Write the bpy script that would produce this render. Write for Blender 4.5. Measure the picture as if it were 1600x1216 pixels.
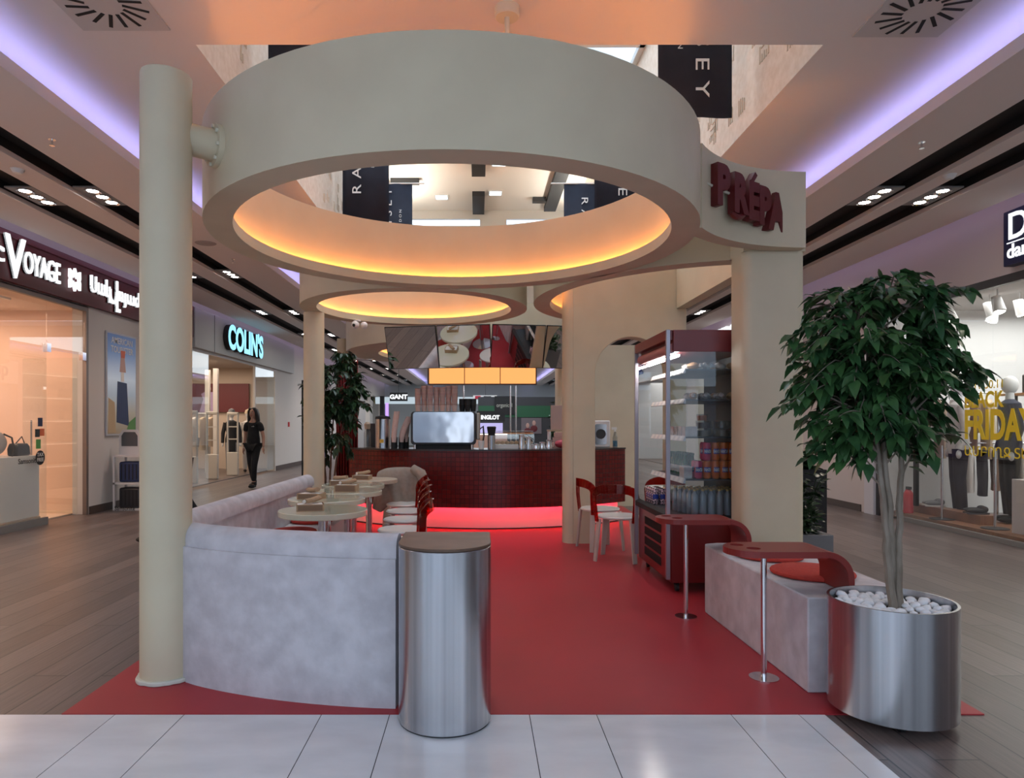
import bpy, bmesh, math, random
from mathutils import Vector, Matrix
PI = math.pi
R = math.radians
rnd = random.Random(7)
for o in list(bpy.data.objects): bpy.data.objects.remove(o)
SC = bpy.context.scene
COL = SC.collection

# ------------------------------------------------------------------ camera, world, exposure
cam_d = bpy.data.cameras.new('camera'); cam = bpy.data.objects.new('camera', cam_d); COL.objects.link(cam)
cam.location = (0, 0, 1.4); cam.rotation_euler = (R(90), 0, 0)
cam_d.sensor_width = 36; cam_d.lens = 36*1070/1600
cam_d.shift_x = (800-747)/1600; cam_d.shift_y = (662-608)/1600
cam_d.clip_start = 0.05; cam_d.clip_end = 300
SC.camera = cam
W = bpy.data.worlds.new('world'); SC.world = W; W.use_nodes = True
W.node_tree.nodes['Background'].inputs[0].default_value = (0.66, 0.81, 1.0, 1)
W.node_tree.nodes['Background'].inputs[1].default_value = 1.7
SC.view_settings.view_transform = 'Standard'; SC.view_settings.look = 'None'
SC.view_settings.exposure = 0.25; SC.view_settings.gamma = 1.0
SC.view_settings.use_curve_mapping = False

def lamp(name, kind, loc, power, color, size=1.0, size_y=None, rot=(0, 0, 0), spot=None, blend=0.6):
    d = bpy.data.lights.new(name, kind); d.energy = power; d.color = color
    if kind == 'AREA':
        d.size = size
        if size_y: d.shape = 'RECTANGLE'; d.size_y = size_y
    elif kind == 'SPOT':
        d.spot_size = spot or R(90); d.spot_blend = blend; d.shadow_soft_size = size
    else: d.shadow_soft_size = size
    o = bpy.data.objects.new(name, d); o.location = loc; o.rotation_euler = rot; COL.objects.link(o); return o

# cool fill lamp added under the ceiling to brighten the far mall
lamp('far_daylight', 'AREA', (0, 30, 4.05), 650, (0.82, 0.92, 1.0), 5.5, 18)
# daylight falling through the glazed roof of the light well
lamp('skylight_daylight', 'AREA', (0.2, 8.9, 6.95), 110, (0.85, 0.93, 1.0), 4.2, 7.4)

# ------------------------------------------------------------------ materials
MATS = {}
def nodes(m): return m.node_tree.nodes, m.node_tree.links
def mat(name, col, rough=0.5, metal=0.0, emit=None, es=0.0, trans=0.0, coat=0.0, spec=None, aniso=0.0):
    if name in MATS: return MATS[name]
    m = bpy.data.materials.new(name); m.use_nodes = True
    b = m.node_tree.nodes['Principled BSDF']
    b.inputs['Base Color'].default_value = (*col, 1); b.inputs['Roughness'].default_value = rough
    b.inputs['Metallic'].default_value = metal
    if emit: b.inputs['Emission Color'].default_value = (*emit, 1); b.inputs['Emission Strength'].default_value = es
    b.inputs['Transmission Weight'].default_value = trans
    b.inputs['Coat Weight'].default_value = coat
    if spec is not None: b.inputs['Specular IOR Level'].default_value = spec
    b.inputs['Anisotropic'].default_value = aniso
    MATS[name] = m; return m
def noise_mat(name, c1, c2, scale=8, rough=0.6, detail=6, stretch=(1, 1, 1), bump=0.0, metal=0.0, lo=0.35, hi=0.65, coat=0.0, rvar=0.0):
    if name in MATS: return MATS[name]
    m = mat(name, c1, rough, metal, coat=coat); n, l = nodes(m); b = n['Principled BSDF']
    tc = n.new('ShaderNodeTexCoord'); mp = n.new('ShaderNodeMapping'); mp.inputs['Scale'].default_value = stretch
    nz = n.new('ShaderNodeTexNoise'); nz.inputs['Scale'].default_value = scale; nz.inputs['Detail'].default_value = detail
    cr = n.new('ShaderNodeValToRGB'); cr.color_ramp.elements[0].position = lo; cr.color_ramp.elements[1].position = hi
    cr.color_ramp.elements[0].color = (*c1, 1); cr.color_ramp.elements[1].color = (*c2, 1)
    l.new(tc.outputs['Object'], mp.inputs[0]); l.new(mp.outputs[0], nz.inputs['Vector'])
    l.new(nz.outputs[0], cr.inputs[0]); l.new(cr.outputs[0], b.inputs['Base Color'])
    if bump:
        bp = n.new('ShaderNodeBump'); bp.inputs['Strength'].default_value = bump; bp.inputs['Distance'].default_value = 0.01
        l.new(nz.outputs[0], bp.inputs['Height']); l.new(bp.outputs[0], b.inputs['Normal'])
    if rvar:
        mr = n.new('ShaderNodeMapRange'); mr.inputs['To Min'].default_value = rough-rvar; mr.inputs['To Max'].default_value = rough+rvar
        l.new(nz.outputs[0], mr.inputs[0]); l.new(mr.outputs[0], b.inputs['Roughness'])
    return m
def brick_mat(name, c1, c2, mortar, w, h, ms, rough, rot=0, offset=0.5, coord='Object', grain=None, bump=0.2, scale=1, freq=2, off=(0,0,0)):
    m = mat(name, c1, rough); n, l = nodes(m); b = n['Principled BSDF']
    tc = n.new('ShaderNodeTexCoord'); mp = n.new('ShaderNodeMapping'); mp.inputs['Rotation'].default_value = (0, 0, rot)
    mp.inputs['Location'].default_value = off
    br = n.new('ShaderNodeTexBrick'); br.inputs['Scale'].default_value = scale; br.offset = offset; br.offset_frequency = freq
    br.inputs['Color1'].default_value = (*c1, 1); br.inputs['Color2'].default_value = (*c2, 1); br.inputs['Mortar'].default_value = (*mortar, 1)
    br.inputs['Brick Width'].default_value = w; br.inputs['Row Height'].default_value = h; br.inputs['Mortar Size'].default_value = ms
    br.inputs['Bias'].default_value = 0; br.inputs['Mortar Smooth'].default_value = 0.1
    l.new(tc.outputs[coord], mp.inputs[0]); l.new(mp.outputs[0], br.inputs['Vector'])
    out = br.outputs['Color']
    if grain:
        m2 = n.new('ShaderNodeMapping'); m2.inputs['Scale'].default_value = grain
        nz = n.new('ShaderNodeTexNoise'); nz.inputs['Scale'].default_value = 3; nz.inputs['Detail'].default_value = 8
        l.new(tc.outputs[coord], m2.inputs[0]); l.new(m2.outputs[0], nz.inputs['Vector'])
        mx = n.new('ShaderNodeMix'); mx.data_type = 'RGBA'; mx.blend_type = 'OVERLAY'; mx.inputs[0].default_value = 0.55
        l.new(out, mx.inputs[6]); l.new(nz.outputs[0], mx.inputs[7]); out = mx.outputs[2]
    l.new(out, b.inputs['Base Color'])
    if bump:
        bp = n.new('ShaderNodeBump'); bp.inputs['Strength'].default_value = bump; bp.inputs['Distance'].default_value = 0.003; bp.invert = True
        l.new(br.outputs['Fac'], bp.inputs['Height']); l.new(bp.outputs[0], b.inputs['Normal'])
    return m
def clear_mat(name, tint=(0.93, 0.96, 0.96), gloss=(1, 1, 1), rough=0.0, f0=0.04, body=None, bodyfac=0.0, ior=1.5, wax=0.0):
    """thin clear sheet: tinted see-through plus fresnel reflection (plus an optional cloudy body)"""
    if name in MATS: return MATS[name]
    m = bpy.data.materials.new(name); m.use_nodes = True; n, l = nodes(m); n.clear()
    out = n.new('ShaderNodeOutputMaterial'); tr = n.new('ShaderNodeBsdfTransparent'); tr.inputs[0].default_value = (*tint, 1)
    gl = n.new('ShaderNodeBsdfGlossy'); gl.inputs[0].default_value = (*gloss, 1); gl.inputs['Roughness'].default_value = rough
    lw_ = n.new('ShaderNodeLayerWeight'); lw_.inputs['Blend'].default_value = 0.5
    pw = n.new('ShaderNodeMath'); pw.operation = 'POWER'; pw.inputs[1].default_value = 4.0; l.new(lw_.outputs['Facing'], pw.inputs[0])
    fr = n.new('ShaderNodeMapRange'); fr.inputs['To Min'].default_value = f0; fr.inputs['To Max'].default_value = 0.85; l.new(pw.outputs[0], fr.inputs[0])
    mx = n.new('ShaderNodeMixShader'); last = tr.outputs[0]
    if body:
        df = n.new('ShaderNodeBsdfDiffuse'); df.inputs[0].default_value = (*body, 1)
        m0 = n.new('ShaderNodeMixShader'); m0.inputs[0].default_value = bodyfac
        l.new(last, m0.inputs[1]); l.new(df.outputs[0], m0.inputs[2]); last = m0.outputs[0]
    l.new(fr.outputs[0], mx.inputs[0]); l.new(last, mx.inputs[1]); l.new(gl.outputs[0], mx.inputs[2]); l.new(mx.outputs[0], out.inputs[0])
    MATS[name] = m; return m
def glow(name, col, s): return mat(name, (0, 0, 0), 0.5, emit=col, es=s)

CREAM = noise_mat('cream_paint', (0.64, 0.565, 0.405), (0.60, 0.525, 0.375), 3, 0.55, rvar=0.05)
CREAM2 = mat('cream_lacquer', (0.66, 0.64, 0.52), 0.3)
CEIL = mat('ceiling_paint', (0.80, 0.73, 0.70), 0.85)
CEILW = mat('ceiling_centre_paint', (0.80, 0.74, 0.72), 0.85)
BLACK = mat('matte_black', (0.012, 0.012, 0.013), 0.7)
DARK = mat('dark_grey', (0.04, 0.04, 0.045), 0.5)
WHITE = mat('white_lacquer', (0.80, 0.79, 0.78), 0.4)
WALLW = mat('wall_white', (0.62, 0.59, 0.56), 0.8)
STEEL = noise_mat('brushed_steel', (0.40, 0.41, 0.43), (0.60, 0.61, 0.64), 4, 0.25, 2, (6, 6, 0.04), 0.0, 1.0, 0.3, 0.7, rvar=0.02)
CHROME = mat('polished_steel', (0.72, 0.72, 0.74), 0.12, 1.0)
ALU = mat('anodised_aluminium', (0.38, 0.37, 0.42), 0.4, 0.8)
BROWNTOP = noise_mat('bronze_lid', (0.10, 0.062, 0.042), (0.15, 0.095, 0.065), 6, 0.42, 5, metal=0.3)
CONC = noise_mat('concrete', (0.49, 0.465, 0.495), (0.61, 0.585, 0.62), 9, 0.75, 15, bump=0.35, lo=0.36, hi=0.66)
REDV = noise_mat('red_vinyl', (0.36, 0.026, 0.036), (0.42, 0.034, 0.045), 1.4, 0.42, 4, rvar=0.06)
REDV.node_tree.nodes['Principled BSDF'].inputs['Specular IOR Level'].default_value = 0.3
REDP = mat('oxide_red_lacquer', (0.22, 0.022, 0.018), 0.35)
REDF = mat('fridge_red', (0.17, 0.009, 0.010), 0.32)
REDL = mat('red_letters', (0.115, 0.007, 0.009), 0.5)
CUSH = noise_mat('red_cushion_fabric', (0.50, 0.045, 0.03), (0.42, 0.035, 0.025), 60, 0.9)
AMBER = clear_mat('amber_red_acrylic', (0.62, 0.045, 0.012), (1, .9, .8), 0.06, body=(0.40, 0.015, 0.006), bodyfac=0.12, ior=1.5)
GLASS = clear_mat('clear_glass', (0.93, 0.95, 0.94))
GLASSD = clear_mat('grey_glass', (0.84, 0.88, 0.90), f0=0.03)
MIRROR = mat('mirror_panel', (0.80, 0.80, 0.78), 0.015, 1.0)
WOODL = noise_mat('pale_wood', (0.46, 0.33, 0.22), (0.54, 0.40, 0.28), 6, 0.5, 6, (1, 8, 1))
KRAFT = noise_mat('kraft_board', (0.42, 0.28, 0.17), (0.36, 0.235, 0.14), 30, 0.8)
KRAFTD = mat('kraft_printed', (0.22, 0.13, 0.08), 0.7)
PAPER = mat('white_paper', (0.75, 0.73, 0.70), 0.7)
LEAF = None
def leaf_mat(name, c1, c2):
    m = noise_mat(name, c1, c2, 9, 0.34, 3); return m
LEAF = leaf_mat('ficus_leaf', (0.022, 0.070, 0.026), (0.055, 0.135, 0.040))
LEAFD = leaf_mat('dark_ficus_leaf', (0.014, 0.036, 0.016), (0.032, 0.070, 0.024))
BARK = noise_mat('bark', (0.17, 0.135, 0.10), (0.27, 0.225, 0.18), 22, 0.85, 8, (1, 1, .3), 0.5)
BARKB = noise_mat('brown_bark', (0.10, 0.055, 0.035), (0.16, 0.09, 0.06), 22, 0.85, 8, (1, 1, .3), 0.5)
PEB = mat('white_pebble', (0.78, 0.79, 0.82), 0.6)
SOIL = mat('soil', (0.05, 0.035, 0.025), 0.9)
SKIN = mat('skin', (0.48, 0.27, 0.19), 0.5)
HAIR = mat('dark_hair', (0.012, 0.009, 0.008), 0.45)
CLOTH = noise_mat('black_cloth', (0.010, 0.010, 0.012), (0.016, 0.016, 0.018), 30, 0.9)
BEIGEC = noise_mat('beige_coat', (0.36, 0.29, 0.24), (0.31, 0.245, 0.20), 25, 0.9)
STRIPE = None

# ------------------------------------------------------------------ mesh builder
class MB:
    def __init__(s): s.v = []; s.f = []; s.uv = {}
    def add(s, vs, fs, uv=None):
        b = len(s.v); s.v += [tuple(p) for p in vs]
        for k, f in enumerate(fs):
            if uv: s.uv[len(s.f)] = uv[k]
            s.f.append([i+b for i in f])
        return s
    def box(s, x0, x1, y0, y1, z0, z1):
        return s.add([(x0,y0,z0),(x1,y0,z0),(x1,y1,z0),(x0,y1,z0),(x0,y0,z1),(x1,y0,z1),(x1,y1,z1),(x0,y1,z1)],
                     [(0,3,2,1),(4,5,6,7),(0,1,5,4),(1,2,6,5),(2,3,7,6),(3,0,4,7)])
    def rbox(s, c, size, rot=0, tilt=0):
        m = Matrix.Translation(c) @ Matrix.Rotation(rot, 4, 'Z') @ Matrix.Rotation(tilt, 4, 'X')
        x, y, z = [q/2 for q in size]; vs = [m @ Vector((a*x, b*y, d*z)) for d in (-1,1) for a, b in ((-1,-1),(1,-1),(1,1),(-1,1))]
        return s.add(vs, [(0,3,2,1),(4,5,6,7),(0,1,5,4),(1,2,6,5),(2,3,7,6),(3,0,4,7)])
    def prism(s, poly, z0, z1):
        n = len(poly); vs = [(x, y, z0) for x, y in poly] + [(x, y, z1) for x, y in poly]
        return s.add(vs, [tuple(reversed(range(n))), tuple(range(n, 2*n))] + [(i, (i+1) % n, n+(i+1) % n, n+i) for i in range(n)])
    def prism_y(s, poly, y0, y1):
        n = len(poly); vs = [(x, y0, z) for x, z in poly] + [(x, y1, z) for x, z in poly]
        return s.add(vs, [tuple(range(n)), tuple(reversed(range(n, 2*n)))] + [(i, n+i, n+(i+1) % n, (i+1) % n) for i in range(n)])
    def prism_x(s, poly, x0, x1):
        n = len(poly); vs = [(x0, y, z) for y, z in poly] + [(x1, y, z) for y, z in poly]
        return s.add(vs, [tuple(range(n)), tuple(reversed(range(n, 2*n)))] + [(i, n+i, n+(i+1) % n, (i+1) % n) for i in range(n)])
    def lathe(s, prof, n=32, c=(0, 0), closed=False, a0=0, a1=2*PI, sx=1, sy=1, cap=True):
        full = abs(a1-a0-2*PI) < 1e-6; k = n if full else n+1; m = len(prof); vs = []
        for i in range(k):
            a = a0+(a1-a0)*i/n
            for r, z in prof: vs.append((c[0]+r*math.cos(a)*sx, c[1]+r*math.sin(a)*sy, z))
        fs = []
        mm = m if closed else m-1
        for i in range(n):
            i2 = (i+1) % k
            for j in range(mm):
                j2 = (j+1) % m; fs.append((i*m+j, i2*m+j, i2*m+j2, i*m+j2))
        if closed and not full: fs += [tuple(range(m)), tuple(reversed(range((k-1)*m, k*m)))]
        if not closed and full and cap:
            if prof[0][0] > 1e-6: fs.append(tuple(i*m for i in reversed(range(k))))
            if prof[-1][0] > 1e-6: fs.append(tuple(i*m+m-1 for i in range(k)))
        return s.add(vs, fs)
    def cyl(s, x, y, z0, z1, r, n=20, r2=None): return s.lathe([(r, z0), (r if r2 is None else r2, z1)], n, (x, y))
    def tube(s, pts, r, n=8, closed=False, flat=None):
        pts = [Vector(p) for p in pts]; k = len(pts); vs = []; up = Vector((0, 0, 1)); prev = None
        rs = r if isinstance(r, (list, tuple)) else [r]*k
        for i, p in enumerate(pts):
            if closed: t = pts[(i+1) % k]-pts[i-1]
            else: t = pts[min(i+1, k-1)]-pts[max(i-1, 0)]
            t.normalize()
            if prev is None:
                a = up if abs(t.z) < 0.9 else Vector((0, 1, 0)); u = t.cross(a).normalized()
            else:
                u = prev-t*prev.dot(t); u = u.normalized() if u.length > 1e-6 else t.cross(up).normalized()
            prev = u; w = t.cross(u)
            for j in range(n):
                a = 2*PI*j/n; fu, fw = (1, 1) if not flat else flat
                vs.append(p+u*math.cos(a)*rs[i]*fu+w*math.sin(a)*rs[i]*fw)
        fs = []
        for i in range(k if closed else k-1):
            i2 = (i+1) % k
            for j in range(n): fs.append((i*n+j, i*n+(j+1) % n, i2*n+(j+1) % n, i2*n+j))
        if not closed: fs += [tuple(reversed(range(n))), tuple(range((k-1)*n, k*n))]
        return s.add(vs, fs)
    def sweep(s, path, prof, closed_path=False):
        """closed profile of (offset to the left of travel, height) swept along a flat path; u = length, v = height"""
        k = len(path); P = [Vector(p) for p in path]; m = len(prof); vs = []; L = [0]
        for i in range(1, k): L.append(L[-1]+(P[i]-P[i-1]).length)
        for i in range(k):
            t1 = (P[min(i+1, k-1)]-P[i]); t0 = (P[i]-P[max(i-1, 0)])
            t1 = t1.normalized() if t1.length > 1e-9 else t0.normalized(); t0 = t0.normalized() if t0.length > 1e-9 else t1
            t = (t0+t1).normalized(); nn = Vector((-t.y, t.x)); sc = 1/max(0.5, nn.dot(Vector((-t0.y, t0.x))))
            for a, z in prof: vs.append((P[i].x+nn.x*a*sc, P[i].y+nn.y*a*sc, z))
        fs = []; uv = []
        for i in range(k-1):
            for j in range(m):
                j2 = (j+1) % m; fs.append((i*m+j, (i+1)*m+j, (i+1)*m+j2, i*m+j2))
                uv.append(((L[i], prof[j][1]+prof[j][0]), (L[i+1], prof[j][1]+prof[j][0]), (L[i+1], prof[j2][1]+prof[j2][0]), (L[i], prof[j2][1]+prof[j2][0])))
        fs += [tuple(range(m)), tuple(reversed(range((k-1)*m, k*m)))]
        uv += [[(prof[j][0], prof[j][1]) for j in range(m)], [(prof[j][0], prof[j][1]) for j in reversed(range(m))]]
        return s.add(vs, fs, uv)
    def ball(s, c, r, nu=12, nv=8, jit=0, rg=None, rot=None):
        rx, ry, rz = (r, r, r) if isinstance(r, (int, float)) else r; vs = []; g = rg or rnd
        mr = rot or Matrix.Identity(3)
        def P(x, y, z): 
            q = mr @ Vector((rx*x, ry*y, rz*z)); return (c[0]+q.x, c[1]+q.y, c[2]+q.z)
        vs.append(P(0, 0, -1))
        for i in range(1, nv):
            th = PI*i/nv-PI/2
            for j in range(nu):
                a = 2*PI*j/nu; f = 1+(g.uniform(-jit, jit) if jit else 0)
                vs.append(P(math.cos(th)*math.cos(a)*f, math.cos(th)*math.sin(a)*f, math.sin(th)*f))
        vs.append(P(0, 0, 1)); fs = []
        for j in range(nu): fs.append((0, 1+(j+1) % nu, 1+j))
        for i in range(nv-2):
            for j in range(nu): fs.append((1+i*nu+j, 1+i*nu+(j+1) % nu, 1+(i+1)*nu+(j+1) % nu, 1+(i+1)*nu+j))
        t = len(vs)-1; b = 1+(nv-2)*nu
        for j in range(nu): fs.append((b+j, b+(j+1) % nu, t))
        return s.add(vs, fs)
    def xf(s, m): s.v = [tuple(m @ Vector(p)) for p in s.v]; return s
    def mesh(s, name, m, ang=38, recalc=True):
        me = bpy.data.meshes.new(name); me.from_pydata(s.v, [], s.f)
        if s.uv:
            ul = me.uv_layers.new(name='UVMap')
            for p in me.polygons:
                q = s.uv.get(p.index)
                if q:
                    for li, c in zip(p.loop_indices, q): ul.data[li].uv = c
        if recalc:
            bm = bmesh.new(); bm.from_mesh(me); bmesh.ops.recalc_face_normals(bm, faces=bm.faces); bm.to_mesh(me); bm.free()
        me.shade_smooth(); me.set_sharp_from_angle(angle=R(ang))
        me.materials.append(m); me.update(); return me
    def build(s, name, m, parent=None, loc=None, rz=0, bevel=0, seg=2, ang=38, label=None, recalc=True, subs=0):
        o = bpy.data.objects.new(name, s.mesh(name, m, ang, recalc)); COL.objects.link(o)
        if parent: o.parent = parent
        if loc: o.location = loc
        o.rotation_euler.z = rz
        if bevel:
            b = o.modifiers.new('bevel', 'BEVEL'); b.width = bevel; b.segments = seg; b.limit_method = 'ANGLE'; b.angle_limit = R(40); b.harden_normals = False
        if subs:
            b = o.modifiers.new('subd', 'SUBSURF'); b.levels = subs; b.render_levels = subs
        if label: o['label'] = label
        return o

def thing(name, label, cat, loc=(0, 0, 0), rz=0, group=None):
    o = bpy.data.objects.new(name, None); COL.objects.link(o); o.empty_display_size = 0.1
    o.location = loc; o.rotation_euler = (0, 0, rz); o['label'] = label; o['category'] = cat
    if group: o['group'] = group
    return o
def tag(o, label, cat, group=None):
    o['label'] = label; o['category'] = cat
    if group: o['group'] = group
    return o
def struct(name, mb, m, parent=None, bevel=0):
    o = mb.build(name, m, parent, bevel=bevel)
    if not parent: o['kind'] = 'structure'
    return o
def copy_tree(o, parent=None):
    c = o.copy(); COL.objects.link(c)
    if parent: c.parent = parent
    for ch in [q for q in bpy.data.objects if q.parent == o]: copy_tree(ch, c)
    return c
def dup(o, loc, rz=None, label=None, group=None):
    c = copy_tree(o); c.location = loc
    if rz is not None: c.rotation_euler = (0, 0, rz)
    if label: c['label'] = label
    if group: c['group'] = group
    return c
def text(name, body, size, m, origin, xdir=(1, 0, 0), up=(0, 0, 1), depth=0.01, bold=0.0, parent=None, sx=1.0, align='LEFT', spacing=1.0, shear=0.0):
    """lettering turned into a mesh; origin = baseline start in world (or parent) space"""
    cu = bpy.data.curves.new(name, 'FONT'); cu.body = body; cu.size = size; cu.extrude = depth; cu.offset = bold; cu.align_x = align
    cu.space_character = spacing; cu.shear = shear; cu.resolution_u = 4
    t = bpy.data.objects.new(name+'_curve', cu); COL.objects.link(t)
    dg = bpy.context.evaluated_depsgraph_get(); dg.update()
    me = bpy.data.meshes.new_from_object(t.evaluated_get(dg)); bpy.data.objects.remove(t)
    x = Vector(xdir).normalized(); u = Vector(up).normalized(); nn = x.cross(u)
    M4 = Matrix(((x.x*sx, u.x, nn.x, origin[0]), (x.y*sx, u.y, nn.y, origin[1]), (x.z*sx, u.z, nn.z, origin[2]), (0, 0, 0, 1)))
    me.transform(M4); me.materials.clear(); me.materials.append(m); me.name = name
    o = bpy.data.objects.new(name, me); COL.objects.link(o)
    if parent: o.parent = parent
    return o
def ftext(name, body, m, p0, p1, height, up=(0, 0, 1), depth=0.01, bold=0.0, parent=None, spacing=1.0):
    """lettering squeezed between p0 (left end, base) and p1 (right end, base), that tall"""
    a = Vector(p0); b = Vector(p1); x = (b-a).normalized(); u = Vector(up); nn = x.cross(u)
    o = text(name, body, 1.0, m, (0, 0, 0), (1, 0, 0), (0, 0, 1), 1.0, bold/max(height, 0.01), parent, spacing=spacing)
    xs = [v.co.x for v in o.data.vertices]; zs = [v.co.z for v in o.data.vertices]; W_ = max(xs)-min(xs); H_ = max(zs)-min(zs); L_ = (b-a).length
    for v in o.data.vertices: v.co = a+x*(L_*(v.co.x-min(xs))/W_)+u*(height*(v.co.z-min(zs))/H_)+nn*(-v.co.y*depth)
    return o
def arc(cx, cy, r, a0, a1, n): return [(cx+r*math.cos(a0+(a1-a0)*i/n), cy+r*math.sin(a0+(a1-a0)*i/n)) for i in range(n+1)]
def rrect(x0, x1, y0, y1, r, n=5):
    p = []
    for cx, cy, a in ((x1-r, y0+r, -PI/2), (x1-r, y1-r, 0), (x0+r, y1-r, PI/2), (x0+r, y0+r, PI)): p += arc(cx, cy, r, a, a+PI/2, n)
    return p

# ================================================================== SETTING
HS, HC = 3.85, 4.12          # side and centre ceiling heights
LX, RX = -6.0, 6.1           # shopfront planes
END = 44.0
WOOD = brick_mat('wood_plank_floor', (0.095, 0.072, 0.066), (0.155, 0.120, 0.110), (0.022, 0.018, 0.017), 1.9, 0.19, 0.004, 0.36, rot=R(90), grain=(22, 0.9, 1), bump=0.15, freq=2)
struct('floor', MB().box(-12, 12, -5, END, -0.1, 0), WOOD)
TILE = noise_mat('white_marble_tile', (0.66, 0.67, 0.70), (0.76, 0.77, 0.80), 2.2, 0.16, 8, (1, 2.4, 1))
lines = [-3.74, -3.41, -2.75, -2.42, -1.741, -1.409, -0.751, -0.424, 0.246, 0.568, 1.213, 1.538, 1.664]
tm = MB()
for a, b in zip([-5.2]+lines[:-1], lines): tm.box(a+0.002, b-0.002, -8.9, 3.283, 0.0, 0.004)
struct('floor', tm, TILE)
struct('trim_1', MB().box(-5.2, 1.664, -8.9, 3.285, 0.0, 0.002), BLACK)
struct('floor', MB().box(-2.0, 2.43, 3.287, 12.6, 0.0, 0.006), REDV)
# centre ceiling with the light-well opening
OX0, OX1, OY0, OY1 = -2.03, 2.48, 4.916, 19.0
CL, CR = -3.27, 3.56
cm = MB()
cm.box(CL-0.35, OX0, -1.6, END, HC, HC+0.12); cm.box(OX1, CR+0.35, -1.6, END, HC, HC+0.12)
cm.box(OX0, OX1, -1.6, OY0, HC, HC+0.12); cm.box(OX0, OX1, OY1, END, HC, HC+0.12)
struct('ceiling', cm, CEILW)
# side ceilings: strips between the black light slots, with a raised lip towards the centre cove
SL = [(-4.29, -3.94), (-5.06, -4.61)]; SRr = [(4.12, 4.56), (4.75, 5.17)]
sm = MB()
for a, b in ((-5.70, -5.06), (-4.61, -4.29), (-3.94, CL)): sm.box(a, b, -1.6, END, HS, HS+0.05)
for a, b in ((CR, 4.12), (4.56, 4.75), (5.17, 5.78)): sm.box(a, b, -1.6, END, HS, HS+0.05)
sm.box(CL-0.03, CL, -1.6, END, HS+0.05, HS+0.10); sm.box(CR, CR+0.03, -1.6, END, HS+0.05, HS+0.10)
struct('ceiling', sm, CEIL)
sb = MB()
for a, b in SL+SRr:
    sb.box(a-0.02, b+0.02, -1.6, END, HS+0.14, HS+0.18); sb.box(a-0.02, a-0.001, -1.6, END, HS+0.001, HS+0.14); sb.box(b+0.001, b+0.02, -1.6, END, HS+0.001, HS+0.14)
struct('trim_2', sb, BLACK)
# cove back walls and roof over the side ceilings
bw = MB(); bw.box(CL-0.40, CL-0.35, -1.6, END, HS+0.04, HC+0.12); bw.box(CR+0.35, CR+0.40, -1.6, END, HS+0.04, HC+0.12)
bw.box(-6.6, -5.66, -1.6, END, HS+0.30, HS+0.34); bw.box(5.74, 6.7, -1.6, END, HS+0.30, HS+0.34)
bw.box(-5.70, -5.66, -1.6, END, HS+0.05, HS+0.30); bw.box(5.74, 5.78, -1.6, END, HS+0.05, HS+0.30)
struct('trim_3', bw, CEIL)
# blue cove light strips (hidden behind the lips)
for nme, x in (('left', CL-0.10), ('right', CR+0.10)):
    o = MB().box(x-0.012, x+0.012, -1.6, END, HS+0.06, HS+0.072).build('cove_light_strip', glow('cove_blue', (0.40, 0.42, 1.0), 11))
    tag(o, f'long violet-blue cove light running along the {nme} edge of the centre ceiling', 'light strip', 'cove light strips')
for nme, x in (('left', -5.75), ('right', 5.83)):
    o = MB().box(x-0.01, x+0.01, -1.6, END, HS+0.10, HS+0.115).build('cove_light_strip', glow('cove_soft', (0.70, 0.60, 1.0), 2.4))
    tag(o, f'dim lilac light strip above the shop signs on the {nme}', 'light strip', 'cove light strips')
# light well
STONE = noise_mat('travertine_wall', (0.62, 0.53, 0.44), (0.70, 0.62, 0.54), 5, 0.8, 6, (1, 3, 3))
n, l = nodes(STONE)
HZ = 7.0
struct('wall_left', MB().box(OX0-0.12, OX0+0.003, OY0-0.1, OY1, HC+0.001, HZ), STONE)
struct('wall_right', MB().box(OX1-0.003, OX1+0.12, OY0-0.1, OY1, HC+0.001, HZ), STONE)
struct('wall_front', MB().box(OX0-0.1, OX1+0.1, OY0-0.12, OY0-0.001, HC+0.121, HZ), STONE)
wb = MB().box(OX0-0.1, OX1+0.1, 18.0, 18.1, HC, 6.60); wb.box(OX0-0.1, OX1+0.1, 18.0, 18.1, 6.78, HZ)
wb.box(0.05, 0.75, 17.99, 18.11, 6.58, 6.80)
struct('wall_back', wb, mat('well_end_wall', (0.62, 0.60, 0.56), 0.8))
struct('ceiling', MB().box(OX0-0.1, OX1+0.1, 12.8, 18.1, HZ, HZ+0.1), mat('well_ceiling', (0.85, 0.82, 0.76), 0.85))
# roof glazing frame over the near part of the well
gf = MB()
for y in (4.9, 7.5, 10.1, 12.7): gf.box(OX0, OX1, y, y+0.1, HZ, HZ+0.1)
for x in (OX0, 0.17, OX1-0.08): gf.box(x, x+0.08, 4.9, 12.8, HZ, HZ+0.1)
w1 = struct('window_1', gf, WHITE)
MB().box(OX0, OX1, 4.9, 12.8, HZ+0.04, HZ+0.05).build('pane', GLASS, w1)
# relief marks on the well walls
rm = MB(); g = random.Random(3)
for k in range(170):
    y = g.uniform(5.1, 11.5); z = g.uniform(4.25, 6.7)
    for j in range(g.randint(2, 5)):
        h = g.uniform(0.05, 0.16); rm.box(OX1-0.009, OX1-0.002, y+j*0.045, y+j*0.045+0.018, z, z+h)
    if g.random() < 0.6: rm.box(OX1-0.009, OX1-0.002, y, y+0.16, z+0.12, z+0.135)
for k in range(110):
    y = g.uniform(5.1, 11.5); z = g.uniform(4.25, 6.7)
    for j in range(g.randint(2, 4)):
        h = g.uniform(0.05, 0.14); rm.box(OX0+0.002, OX0+0.009, y+j*0.045, y+j*0.045+0.018, z, z+h)
struct('trim_4', rm, mat('relief_marks', (0.58, 0.48, 0.38), 0.8))

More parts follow.
